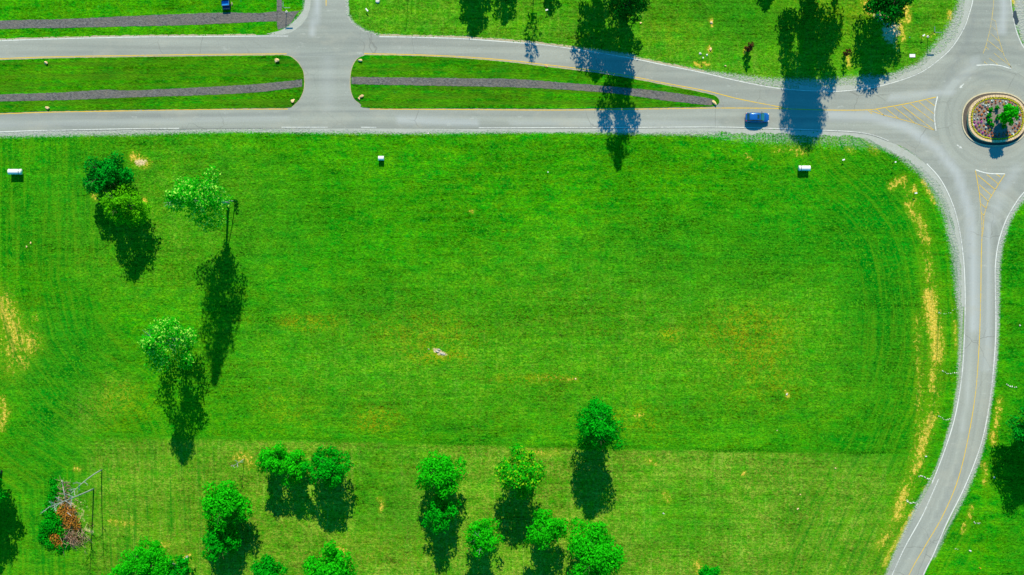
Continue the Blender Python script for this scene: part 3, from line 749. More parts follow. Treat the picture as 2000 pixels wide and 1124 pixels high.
def trunk_part(t, top, r0, mat, seed, hc, rx, rz, bend=(0, 0), nl=7, sparse=False, kind='round'):
    r = random.Random(seed); mb = MB()
    def ax(h):
        f = (h / top); return Vector((bend[0] * f * f, bend[1] * f * f, h))
    n = 9
    mb.tube([ax(top * i / (n - 1)) + Vector((r.uniform(-.05, .05) * (i > 0), r.uniform(-.05, .05) * (i > 0), 0)) for i in range(n)],
            [r0 * 1.35] + [r0 * (1 - 0.88 * i / (n - 1)) for i in range(1, n)], 8)
    for i in range(nl):
        h = hc - rz * 0.95 + (1.75 * rz) * (i + .5) / nl; h = max(h, 0.8)
        if h > top * 0.97: continue
        a = i * 2.4 + r.uniform(-.5, .5); L = rx * r.uniform(.6, .9) * (prof(kind, min(.98, max(.03, (h - hc + rz) / (2 * rz)))) * .8 + .2)
        p0 = ax(h); d = Vector((math.cos(a), math.sin(a), r.uniform(.35, .7)))
        p1 = p0 + d * L * .5; p2 = p0 + d * L + Vector((0, 0, L * .1))
        q = r0 * 0.42 * (1 - h / top * .6)
        mb.tube([p0, p1, p2], [q, q * .6, q * .25], 5, False)
        for s in (-1, 1):
            dd = Vector((math.cos(a + s * .7), math.sin(a + s * .7), .5)) * L * .45
            mb.tube([p1, p1 + dd], [q * .45, q * .15], 4, False)
    return mb.build('trunk', mat, t, True)

def tree(name, label, base, hc, rx, rz, leaf, kind='round', seed=1, dens=1.0, bark='bark', group='trees on the grass', bend=(0, 0), size=0.27, lobes=None, cat='tree', z0=0.0, gap=0.0, r0=None, ry=None, skip=None, irr=0.75):
    t = thing(name, label, cat, W(*base, z0), 0, group)
    r = random.Random(seed * 13 + 5)
    ry = ry or rx
    top = hc + rz
    nl = lobes or int((22 + rx * 3.6 + rz * 3.4) * (1.25 if rx > 2.5 else 1))
    cs, rs, pe = [], [], []
    ga = r.uniform(0, 6)
    for i in range(nl):
        u = (i + r.uniform(.15, .85)) / nl
        f = prof(kind, u)
        if r.random() < max(gap, .07): continue
        a = ga + i * 2.39996 + r.uniform(-.4, .4)
        lr = rx * (0.20 + 0.19 * r.random()) * (0.5 + 0.5 * f)
        rr = max(0.0, f - 0.24) * r.uniform(0.62, 1.22) * (1.0 if i % 4 else 0.3)
        rr *= 1.07 + irr * (.22 * math.sin(2 * a + u * 7 + ga) + .16 * math.sin(3 * a - 9 * u + 2 * ga))
        h = hc - rz + 2 * rz * u
        if skip and skip(math.cos(a) * rr * rx, math.sin(a) * rr * ry, h): continue
        lr = min(lr, max(0.25, rz * 0.5))
        h = min(h, top - lr * .6); h = max(h, hc - rz + lr * .5)
        k = h / max(top, .1)
        cs.append((math.cos(a) * rr * rx + bend[0] * k * k, math.sin(a) * rr * ry + bend[1] * k * k, h)); rs.append(lr)
        pe.append(int(92 * dens * lr * lr / (size / .27) ** 2) + 8)
    V_, F_ = leaves(cs, rs, pe, size, seed)
    V_[:, 2] = np.maximum(V_[:, 2], 0.12)
    npmesh('crown', V_, F_, M[leaf], t)
    trunk_part(t, top * .93, r0 or (0.10 + 0.016 * top), M[bark], seed, hc, rx, rz, bend, nl=8 if rz > 2 else 5, kind=kind)
    return t

def at_crown(cx, cy, hc, z0=0):
    """ground point under a crown seen at photo (cx, cy) with its middle hc m up"""
    f = 1 - (hc + z0) / CAMH
    return (1000 + (cx - 1000) * f, 562 + (cy - 562) * f)

G1 = 'young trees dotted over the lawn'
tree('leafy_tree', 'dark green broad tree just above a smaller yellow-green tree, left of the meadow', at_crown(208, 346, 5.2), 5.2, 4.6, 3.0, 'leaf_deep', 'round', 1, 1.1, group=G1, ry=3.4)
tree('leafy_tree', 'yellow-green tree with long ragged shadow, touching the dark green tree above it', at_crown(243, 402, 6.4), 6.4, 3.9, 4.9, 'leaf_olive', 'column', 2, 0.9, group=G1, size=.25, ry=2.9, irr=.6)
tree('tall_tree', 'very tall pale speckled tree with a pale leaning trunk, longest shadow on the meadow', (446, 398), 17.4, 5.0, 10.8, 'leaf_pale', 'spindle', 3, 0.62, 'bark_pale', group=G1, size=.24, bend=(-1.6, -1.4), r0=.26, gap=.12, irr=.6, skip=lambda x, y, h: h < 10.5 and y > 0.6)
tree('tall_tree', 'pale silvery tree in the left meadow with two-lobed shadow falling below it', (366, 660), 11.4, 4.3, 8.8, 'leaf_pale', 'column', 4, 0.6, 'bark_pale', group=G1, size=.24, gap=.16, r0=.3)
tree('leafy_tree', 'round dense green tree standing alone on the mown line across the meadow', (1160, 819), 10.0, 4.2, 5.6, 'leaf_mid', 'column', 5, 0.95, irr=.4, group=G1)
tree('leafy_tree', 'deep green bushy tree, rightmost of the three close together', at_crown(640, 914, 6.6), 6.6, 3.7, 4.0, 'leaf_mid', 'round', 6, 1.1, group=G1)
tree('leafy_tree', 'small green tree in the middle of the three close together', at_crown(576, 912, 5.4), 5.4, 2.8, 3.4, 'leaf_bright', 'round', 7, 1.0, group=G1)
tree('leafy_tree', 'small green tree, leftmost of the three close together', at_crown(531, 899, 6.0), 6.0, 2.7, 3.7, 'leaf_bright', 'round', 8, 1.0, group=G1)
tree('leafy_tree', 'bright green tree directly above a half-shaded tree near the bottom middle', at_crown(860, 928, 7.2), 7.2, 3.9, 4.6, 'leaf_bright', 'round', 9, 1.0, group=G1)
tree('leafy_tree', 'half-shaded tree standing in the shadow of the bright green tree above it', at_crown(861, 1003, 5.6), 5.6, 3.3, 3.8, 'leaf_mid', 'round', 10, 0.9, group=G1)
tree('leafy_tree', 'yellow-flecked green tree whose shadow reaches a brighter tree below right', at_crown(1016, 929, 7.4), 7.4, 4.2, 4.6, 'leaf_lime', 'round', 61, 0.9, group=G1)
tree('leafy_tree', 'bright green tree below right of the yellow-flecked tree', at_crown(1067, 1036, 7.0), 7.0, 3.5, 4.0, 'leaf_bright', 'round', 12, 1.0, group=G1)
tree('birch_tree', 'bright green birch with pale twigs in its middle, left of the yellow-flecked tree shadow', at_crown(943, 1050, 7.0), 7.0, 3.4, 4.4, 'leaf_bright', 'round', 13, 0.75, 'bark_pale', group=G1)
tree('leafy_tree', 'largest bright green tree at the bottom edge below the lone round tree shadow', at_crown(1163, 1080, 8.0), 8.0, 5.2, 5.0, 'leaf_bright', 'round', 14, 1.05, group=G1)
tree('leafy_tree', 'green tree with spreading twigs above a round darker bush, lower left', at_crown(440, 985, 6.8), 6.8, 4.2, 3.8, 'leaf_bright', 'round', 15, 1.0, group=G1)
tree('leafy_tree', 'compact round green tree just below the spreading tree, lower left', at_crown(430, 1056, 4.4), 4.4, 3.6, 3.2, 'leaf_mid', 'round', 16, 1.3, group=G1)
tree('leafy_tree', 'soft green wide tree at the bottom edge right of the brush pile', at_crown(288, 1098, 6.0), 6.0, 4.1, 3.8, 'leaf_bright', 'round', 17, 0.9, group=G1, size=.22)
tree('leafy_tree', 'small tree at the bottom edge leaning from a pale bare trunk base', (366, 1089), 4.2, 2.4, 2.0, 'leaf_mid', 'round', 18, 1.0, 'bark_pale', group=G1, bend=(-0.9, -1.9), r0=.3)
tree('leafy_tree', 'low green tree crown cut by the bottom edge, left of the soft green wide tree', at_crown(232, 1136, 5), 5, 2.9, 3, 'leaf_bright', 'round', 19, 1.0, group=G1)
tree('leafy_tree', 'small round tree at the bottom edge left of centre, between two larger trees', at_crown(522, 1117, 4.2), 4.2, 3.0, 2.6, 'leaf_mid', 'round', 20, 1.2, group=G1)
tree('leafy_tree', 'broad bright green tree at the bottom edge below the three close together', at_crown(645, 1113, 6.2), 6.2, 4.6, 4.0, 'leaf_bright', 'round', 21, 1.1, group=G1)
tree('leafy_tree', 'tiny dark green tree at the bottom edge right of centre', at_crown(1385, 1122, 2.6), 2.6, 1.9, 1.7, 'leaf_mid', 'round', 22, 1.2, group=G1, size=.2)
tree('leafy_tree', 'dark tree at the left edge throwing a long shadow along the edge', at_crown(-50, 940, 9), 9, 4.6, 5.2, 'leaf_mid', 'round', 23, 1.0, group=G1)
tree('leafy_tree', 'second tree on the left edge, below the first and mostly outside the picture', (-32, 1020), 8.5, 3.8, 5.6, 'leaf_mid', 'round', 24, 1.0, group=G1)
tree('leafy_tree', 'dark green tree at the right edge beyond the curving road', (1993, 832), 8.0, 5.2, 4.0, 'leaf_deep', 'round', 25, 1.0, group=G1)
G2 = 'trees along the top edge'
tree('leafy_tree', 'tree above the top edge casting the leftmost dark pointed shadow on the bank', (929, -62), 6.8, 2.9, 4.0, 'leaf_dark', 'column', 31, 1.1, group=G2)
tree('leafy_tree', 'tree above the top edge casting the second dark pointed shadow on the bank', (990, -62), 5.6, 2.2, 3.4, 'leaf_dark', 'column', 32, 1.1, group=G2)
tree('thin_tree', 'thin sparse tree above the top edge whose faint shadow touches the upper road', (1044, -72), 12.0, 1.9, 3.8, 'leaf_dark', 'round', 33, 0.16, group=G2, r0=.13)
tree('leafy_tree', 'small tree above the top edge with shadow behind a small white marker', (1077, -62), 4.6, 1.9, 3.0, 'leaf_dark', 'column', 34, 1.1, group=G2)
tree('tall_tree', 'tall dark tree whose shadow crosses both carriageways', (1217, 28), 13.0, 3.5, 12.0, 'leaf_dark', 'column', 35, 1.1, group=G2)
tree('tall_tree', 'dark tree left of the tallest one, shadow ending on the upper carriageway', (1168, -32), 9.2, 3.7, 6.6, 'leaf_dark', 'column', 36, 1.0, group=G2)
tree('tall_tree', 'huge dense tree above the top edge, widest shadow on the road near the blue car', (1580, -28), 14.0, 5.2, 10.8, 'leaf_dark', 'barrel', 87, 1.25, irr=.3, group=G2)
tree('leafy_tree', 'dark tree standing on bare soil near the roundabout, topmost right', (1714, 18), 6.9, 4.5, 4.4, 'leaf_dark', 'round', 38, 1.1, irr=.7, group=G2)
tree('thin_tree', 'thin sparse tree beside the huge dense tree at the top edge', (1634, -80), 9.8, 1.9, 3.4, 'leaf_dark', 'round', 39, 0.2, group=G2, r0=.13)
tree('leafy_tree', 'small tree above the top edge left of the huge dense tree', (1498, -62), 4.6, 1.8, 2.2, 'leaf_dark', 'round', 40, 1.0, group=G2)
G3 = 'small dead conifers on the bank'
tree('dead_conifer', 'small dead brown conifer with a leaf-shaped shadow, left of the huge shadow', (1459, 98), 1.9, 0.75, 1.7, 'leaf_deadbrown', 'column', 41, 1.6, group=G3, size=.13, cat='dead conifer', r0=.06)
tree('dead_conifer', 'small dead conifer between the huge shadow and the tree on bare soil', (1649, 107), 1.8, 0.6, 1.6, 'leaf_deadbrown', 'column', 42, 1.6, group=G3, size=.13, cat='dead conifer', r0=.06)
tree('dark_sapling', 'narrow dark sapling beside the bare snag under the tallest pale tree', (463, 394), 1.2, 0.42, 1.0, 'leaf_dark', 'column', 43, 1.6, group=G3, size=.13, cat='sapling', r0=.05)

# bare dead trees
def dead_tree(label, base, top, r0, bend, seed, nb=9, start=.45, spread=1.6, mat='bark_pale', group='bare dead trees'):
    t = thing('dead_tree', label, 'dead tree', W(*base), 0, group)
    r = random.Random(seed)
    def ax(f): return Vector((bend[0] * f ** 1.6, bend[1] * f ** 1.6, top * f))
    n = 10
    MB().tube([ax(i / (n - 1)) for i in range(n)], [r0 * .62 * (1 - .8 * i / (n - 1)) + .01 for i in range(n)], 8).build('trunk', M[mat], t, True)
    for i in range(nb):
        f = start + (1 - start) * (i + .4) / nb; a = i * 2.4 + r.uniform(-.4, .4)
        L = spread * (1.15 - f * .6) * r.uniform(.7, 1.2); p = ax(f); q = r0 * .38 * (1.2 - f)
        mb = MB(); d = Vector((math.cos(a), math.sin(a), r.uniform(.6, 1.2)))
        p1 = p + d * L * .5; p2 = p1 + (d + Vector((0, 0, .4))) * L * .45
        mb.tube([p, p1, p2], [q + .02, q * .7 + .015, .014], 5, False)
        for k in range(7):
            dd = Vector((math.cos(a + r.uniform(-1, 1)), math.sin(a + r.uniform(-1, 1)), r.uniform(.3, 1.1))) * L * .4
            s = p.lerp(p1, r.uniform(.4, 1)) if k % 2 else p1.lerp(p2, r.uniform(0, .8))
            mb.tube([s, s + dd * .6, s + dd], [.022, .015, .008], 4, False)
        mb.build('branch', M[mat], t)
    return t
dead_tree('bare dead tree with a bent pale trunk, upper of the two beside the brush pile', (199, 918), 15.5, .19, (1.2, -1.3), 51, 7, .55, 1.4)
dead_tree('bare dead tree with a forked pale top over the brush pile, lower of the two', (183, 955), 17.8, .22, (-0.2, .5), 52, 13, .4, 2.2)
dead_tree('short leaning dead tree above the spreading tree, ringed by dry grass', (477, 897), 5.6, .09, (-0.6, -.4), 53, 6, .4, .9)
dead_tree('slim bare snag beside the tallest pale tree in the left meadow', (459, 394), 11.8, .15, (-2.4, -1.0), 54, 6, .6, 1.0)
dead_tree('bare pole-like dead tree above the top edge, longer thin shadow by the side road', (801, -66), 10.6, .12, (-.4, 0), 55, 2, .9, .4, 'bark')
dead_tree('bare pole-like dead tree above the top edge, shorter thin shadow by the side road', (807, -52), 7.0, .09, (-.1, 0), 56, 2, .9, .3, 'bark')

# ------------------------------------------------------------------ brush pile
def brush_pile():
    t = thing('brush_pile', 'big heap of cut brush, green leaves left and orange dead leaves right', 'brush pile', W(130, 1008))
    def cl(name, spots, mat, size, seed, dens):
        cs, rs, pe = [], [], []
        for px, py, z, rr in spots:
            x, y, _ = W(px, py); cs.append((x + 87.0, y + 44.6, z)); rs.append(rr); pe.append(int(dens * rr * rr * 150))
        V_, F_ = leaves(cs, rs, pe, size, seed, .7); V_[:, 2] = np.maximum(V_[:, 2], 0.05)
        npmesh(name, V_, F_, M[mat], t)
    cl('green_foliage', [(100, 985, .5, 1.1), (108, 955, .4, .9), (100, 1010, .6, 1.2), (92, 1030, .6, 1.3), (110, 1025, .9, 1.2), (88, 1050, .4, 1.1), (100, 1060, .4, 1.1), (118, 1070, .3, 1.0), (122, 1012, .8, .9), (126, 1040, .7, 1.0), (104, 940, .3, .8), (90, 1000, .3, .8), (84, 1042, .3, .9), (104, 968, .5, 1.0), (112, 1000, .8, 1.1), (98, 1022, .9, 1.2), (132, 1062, .3, .9)], 'leaf_mid', .2, 61, 1.2)
    cl('orange_foliage', [(125, 1000, 1.0, 1.1), (138, 1008, 1.1, 1.2), (148, 1015, .9, 1.1), (128, 990, .9, 1.0), (142, 995, .9, 1.0), (152, 1028, .6, .9), (110, 1050, .8, 1.0), (118, 1062, .5, .9), (138, 1022, 1.0, 1.0)], 'leaf_brown', .17, 62, 1.2)
    cl('dead_foliage', [(128, 975, .6, .9), (130, 1045, .6, 1.1), (145, 1048, .6, 1.1), (177, 1025, .2, .6), (158, 1055, .4, .8)], 'leaf_deadbrown', .14, 63, .9)
    r = random.Random(64); mb = MB()
    for cx, cy, n, sp in ((128, 950, 40, 1.2), (130, 975, 40, 1.3), (140, 1045, 90, 2.2), (165, 1045, 50, 1.6), (135, 1000, 40, 1.6)):
        for i in range(n):
            x, y, _ = W(cx + r.gauss(0, 7), cy + r.gauss(0, 8)); x += 87; y += 44.6
            a = r.uniform(-2.6, -.2) if cy > 1030 else r.uniform(0, 6.3); L = sp * r.uniform(.4, 1); z = r.uniform(.1, 1.2)
            mb.tube([(x, y, z), (x + math.cos(a) * L * .5, y + math.sin(a) * L * .5, z + .15), (x + math.cos(a) * L, y + math.sin(a) * L, z * r.uniform(.3, 1.1))], [.05, .035, .012], 4, False)
    mb.build('twigs', M['twig'], t)
    mb = MB()
    for a, b in (((123, 937, .5), (126, 952, .7)), ((126, 950, .7), (133, 975, 1.0)), ((138, 998, 1.4), (150, 1010, 1.3)), ((120, 968, 1.0), (115, 985, .8))):
        p = Vector(W(a[0], a[1], a[2])) + Vector((87, 44.6, 0)); q = Vector(W(b[0], b[1], b[2])) + Vector((87, 44.6, 0))
        MB().tube([p, (p + q) / 2 + Vector((.1, .05, .1)), q], [.09, .07, .04], 7).build('log', M['bark_pale'], t, True)
brush_pile()

# ------------------------------------------------------------------ rocks
def rock_mesh(sx, sy, sz, seed, mat, name):
    import bmesh
    r = random.Random(seed); bm = bmesh.new(); bmesh.ops.create_icosphere(bm, subdivisions=2, radius=.5)
    off = [Vector((r.gauss(0, 1), r.gauss(0, 1), r.gauss(0, 1))).normalized() for _ in range(9)]
    for v in bm.verts:
        d = v.co.normalized(); m = min([1.0] + [(.33 + .1 * (i % 3)) / max(.01, d.dot(q)) for i, q in enumerate(off) if d.dot(q) > .3])
        v.co = d * .5 * min(1.0, m * 1.15)
        v.co = Vector((v.co.x * sx, v.co.y * sy, v.co.z * sz + sz * .32))
    me = bpy.data.meshes.new(name); bm.to_mesh(me); bm.free(); me.materials.append(mat)
    o = bpy.data.objects.new(name, me); COL.objects.link(o); return o
G4 = 'tan boulders in the grass medians'
for i, (px, py, sx, sy, sz, lab) in enumerate([
    (92, 124, .95, .85, .7, 'tan boulder at the left end of the median, above the mulch strip'),
    (92, 210.5, .65, 1.0, .6, 'tan boulder at the left end of the median, below the mulch strip'),
    (542, 118.5, 1.1, 1.1, .8, 'largest tan boulder, top right corner of the left median'),
    (572, 197.5, 1.0, .7, .6, 'tan boulder in the bottom right corner of the left median'),
    (705, 119, .75, 1.0, .7, 'tan boulder in the top left corner of the right median'),
    (706, 189, .95, .7, .6, 'upper of two touching tan boulders, bottom left corner of the right median'),
    (701.5, 193.5, .6, .55, .45, 'lower of two touching tan boulders, bottom left corner of the right median'),
    (1066, 129.5, .75, .45, .45, 'pale boulder on the top edge of the right median'),
    (1395, 202, .8, 1.0, .7, 'tan boulder at the pointed end of the right median')]):
    o = rock_mesh(sx * 1.28, sy * 1.28, sz * 1.05, 70 + i, M['rock'], 'boulder'); o.location = W(px, py, .06)
    o.rotation_euler = (0, 0, i * 1.3); tag(o, lab, 'boulder', G4)
# grey outcrop in the meadow
t = thing('rock_outcrop', 'grey cracked rock slab showing through the meadow grass', 'rock', W(859, 688))
for x, y, sx, sy, a in ((-.5, .15, 1.3, .6, -.3), (.6, -.25, 1.5, .65, -.35), (-.1, .5, 1.0, .4, -.2), (-2.2, .6, .5, .25, -.7)):
    o = rock_mesh(sx, sy, .3, int(x * 10) + 90, M['greyrock'], 'slab'); o.location = (x, y, -.03); o.rotation_euler = (0, 0, a); o.parent = t
# loose stone rows and single stones
ORD = ['first', 'second', 'third', 'fourth', 'fifth', 'sixth', 'seventh', 'eighth', 'ninth', 'tenth', 'eleventh', 'twelfth']
def stone_row(pts, n, s, lab, seed, mat='palerock'):
    r = random.Random(seed); L = spline(pts, 1.0)
    for i in range(n):
        p = L[int(i / max(1, n - 1) * (len(L) - 1))]; k = s * r.uniform(.55, 1.05)
        o = rock_mesh(k * 1.2, k, k * .7, seed * 31 + i, M[mat], 'stone'); o.location = W(p[0] + r.uniform(-.8, .8), p[1] + r.uniform(-.8, .8), 0.0)
        o.rotation_euler = (0, 0, r.uniform(0, 6)); tag(o, ORD[i] + ' stone from the left in the ' + lab, 'stone', 'stones of the ' + lab)
stone_row([(1795, 930), (1803, 931.5), (1811, 935), (1820, 939)], 11, .42, 'upper stone row by the lower road bend', 101)
stone_row([(1771, 978), (1778, 983), (1786, 982), (1791, 985), (1789, 991)], 11, .42, 'lower stone row by the lower road bend', 102)
stone_row([(1834, 611), (1845, 613), (1857, 611), (1862, 605), (1870, 602)], 9, .26, 'thin stone row beside the straw patch', 103)
stone_row([(1840, 724), (1848, 729), (1858, 730), (1868, 728)], 9, .32, 'curved stone row left of the south road', 104)
stone_row([(1834, 813), (1839, 817), (1845, 820), (1855, 818)], 7, .32, 'short stone row near the dry grass', 105)
stone_row([(1902, 1021), (1907, 1022), (1914, 1022)], 5, .34, 'short stone row right of the south road', 106)
stone_row([(1966, 750), (1972, 755), (1985, 757)], 6, .36, 'stone scatter below the verge right of the road', 107)
stone_row([(1865, 1072), (1870, 1074)], 3, .3, 'pair of stones low on the right verge', 108)
r_ = random.Random(9)
for px, py, s, lab in [(1808, 892, .5, 'long pale stone by the dry grass left of the bend'), (1895, 1076, .55, 'white stone on the lower right verge'), (1942, 933, .45, 'pale stone beside the dark shadow at right'),
                       (1631, 915, .4, 'small tan stone in the mown strip, upper right'), (1563, 966, .35, 'tan stone in the mown strip, left of two'), (1558, 994, .45, 'tan stone in the mown strip, lower'),
                       (1992, 636, .45, 'pale stone on the right verge beside the road'), (1518, 841, .3, 'tiny tan stone above the mown line'), (1124, 740, .4, 'tan stone in the middle of the meadow'),
                       (1537, 770, .5, 'pale stone in the right meadow'), (836, 261, .35, 'pale stone below the lower carriageway'), (1390, 45, .6, 'tan stone high on the bank'), (1387, 96, .7, 'tan stone on the bank above the small markers'),
                       (1417, 129, .45, 'tan stone near the bank foot'), (737, 4, .9, 'pale flat stone near the top of the side road'), (60, 475, .5, 'tan stone in the left meadow'), (52, 482, .45, 'lower tan stone in the left meadow'),
                       (1251, 46, .5, 'tan stone right of the tall dark tree'), (1368, 105, .6, 'grey stone left of the two on the bank'), (1380, 108, .55, 'grey stone right of the two on the bank'), (1296, 1003, .4, 'pale stone in the lower lawn')]:
    o = rock_mesh(s * 1.3, s, s * .6, int(px), M['palerock'] if ('pale' in lab or 'white' in lab or 'grey' in lab) else M['rock'], 'stone')
    o.location = W(px, py); o.rotation_euler = (0, 0, r_.uniform(0, 6)); tag(o, lab, 'stone', 'loose stones')

# ------------------------------------------------------------------ tanks
def tank(label, base, L, rad, axis_h, band_side, ribs=0):
    t = thing('storage_tank', label, 'tank', W(*base), 0, 'white tanks standing on the grass')
    n = 20; rings = []
    prof_ = [(-L / 2, rad * .0 + .02), (-L / 2, rad * .93), (-L / 2 + .05, rad), (L / 2 - .05, rad), (L / 2, rad * .93), (L / 2, .02)]
    if ribs:
        prof_ = [(-L / 2, .02), (-L / 2, rad)]
        for i in range(ribs * 2): prof_.append((-L / 2 + L * (i + .5) / (ribs * 2), rad * (1.0 if i % 2 else .93)))
        prof_ += [(L / 2, rad), (L / 2, .02)]
    for x, q in prof_:
        rings.append([(x, q * math.cos(2 * math.pi * k / n), axis_h + q * math.sin(2 * math.pi * k / n)) for k in range(n)])
    MB().loft(rings).build('shell', M['tank'], t, not ribs)
    if band_side:
        for bx, w in ((band_side * (L / 2 - .45), .16),):
            rr = [[(bx + s * w / 2 + .25 * band_side * (math.sin(2 * math.pi * k / n) - 0.5), (rad + e) * math.cos(2 * math.pi * k / n), axis_h + (rad + e) * math.sin(2 * math.pi * k / n)) for k in range(n)] for s, e in ((-1, .0), (-1, .03), (1, .03), (1, .0))]
            MB().loft(rr, caps=False).build('band', M['tank_band'], t, True)
        for bx in (-L / 2 + .03, L / 2 - .03):
            rr = [[(bx + s * .04, (rad + .035) * math.cos(2 * math.pi * k / n), axis_h + (rad + .035) * math.sin(2 * math.pi * k / n)) for k in range(n)] for s in (-1, 1)]
            MB().loft(rr).build('end_cap', M['white'], t, True)
    for sx in (-1, 1):
        MB().box((sx * L * .3, 0, (axis_h - rad * .8) / 2), (.14, rad * 1.5, axis_h - rad * .8)).build('leg', M['tank_band'], t)
    return t
tank('white tank with a slanted grey band near its right end, by the left edge', (34.5, 337), 2.4, .52, .95, 1)
tank('short ribbed white tank alone below the lower carriageway', (745.5, 310.5), 1.05, .45, .75, 0, 6)
tank('white tank with a slanted grey band near its left end, below the blue car', (1568.5, 330), 2.1, .5, .85, -1)

# ------------------------------------------------------------------ street name signs, little markers
def street_sign(label, base, h=3.0):
    t = thing('street_sign', label, 'street sign', W(*base), 0, 'street name signs at the junctions')
    MB().tube([(0, 0, 0), (0, 0, h)], .055, 8).build('post', M['post_dark'], t, True)
    MB().box((.72, 0, h + .10), (1.25, .05, .24)).build('sign_blade', M['sign_face'], t, bevel=.012)
    MB().box((0, .62, h + .10), (.05, 1.05, .24)).build('sign_blade', M['sign_face'], t, bevel=.012)
    MB().tube([(0, 0, h - .05), (0, 0, h + .26)], .075, 8).build('bracket', M['black'], t, True)
    MB().tube([(0, 0, 0), (0, 0, .10), (0, 0, .16)], [.24, .24, .10], 12).build('footing', M['palerock'], t)
street_sign('street name sign with crossed blades where the mulch strips meet by the side road', (559.5, 23.5), 2.6)
street_sign('street name sign with crossed blades on the bank by the roundabout', (1812, 72), 2.9)
def marker(label, base, h, w=.45, rz=0.3):
    t = thing('marker_sign', label, 'marker', W(*base), rz, 'small white marker signs in the grass')
    MB().tube([(0, 0, 0), (0, 0, h)], .035, 6).build('post', M['post_dark'], t)
    mb = MB().box((0, 0, h + .05), (w, .24, .06)); mb.build('plate', M['white'], t, bevel=.01)
marker('small white marker by the street sign on the bank', (1800, 72), .95, .5, .5)
marker('small white marker among stones on the bank', (1371, 116), 1.1, .22, 0)
marker('small white marker in the grass right of the side road', (717.5, 21.5), .6, .7, -.9)
marker('small white marker in the shadow of a tree at the top', (1067.5, 22.5), .9, .5, .3)
marker('small white marker right of the tank below the blue car', (1645, 313.5), .7, .5, .3)
marker('small white marker on straw beside the bend', (1785, 378.5), .9, .5, .1)
marker('tiny marker stake in the middle of the meadow, below the tall shadow', (1070, 337.5), .8, .15, 0)
marker('slim dark stake with a pale top, left of the gravel by the roundabout', (1742.5, 319), 1.6, .3, .4)
t = thing('fallen_sign', 'white board lying in the grass near the tree on bare soil', 'board', W(1781.5, 109.5))
MB().box((0, 0, .10), (1.1, .62, .05)).build('board', M['white'], t, bevel=.01)
MB().box((-.35, 0, .04), (.08, .5, .07)).box((.35, 0, .04), (.08, .5, .07)).build('batten', M['rock'], t)
o = sheet('shadow_sheet', [(1979.5, 22), (1984.5, 21.5), (1986.5, 33), (1990, 42), (1986, 48.5), (1982.5, 47), (1980.5, 37), (1978, 33)], 0.06, M['shadow_tone'], depth=.05)  # thin dark sheet standing in for a cast shadow on the road edge
tag(o, 'dark sheet painted as a shadow across the white line at the top right', 'slab')  # no real slab: the sheet stands in for a cast shadow
o = rock_mesh(.75, .35, .3, 5, plain('orange_plastic', (.75, .38, .01), .5), 'orange_scrap'); o.location = W(1913, 1109); o.rotation_euler = (0, 0, -.6)
tag(o, 'bright orange scrap of litter in the grass near the bottom right', 'litter')
o = rock_mesh(.22, .22, .2, 6, plain('cyan_plastic', (.1, .75, .6), .5), 'ball'); o.location = W(1776.5, 73.5); tag(o, 'small turquoise ball in the grass near the white board', 'ball')

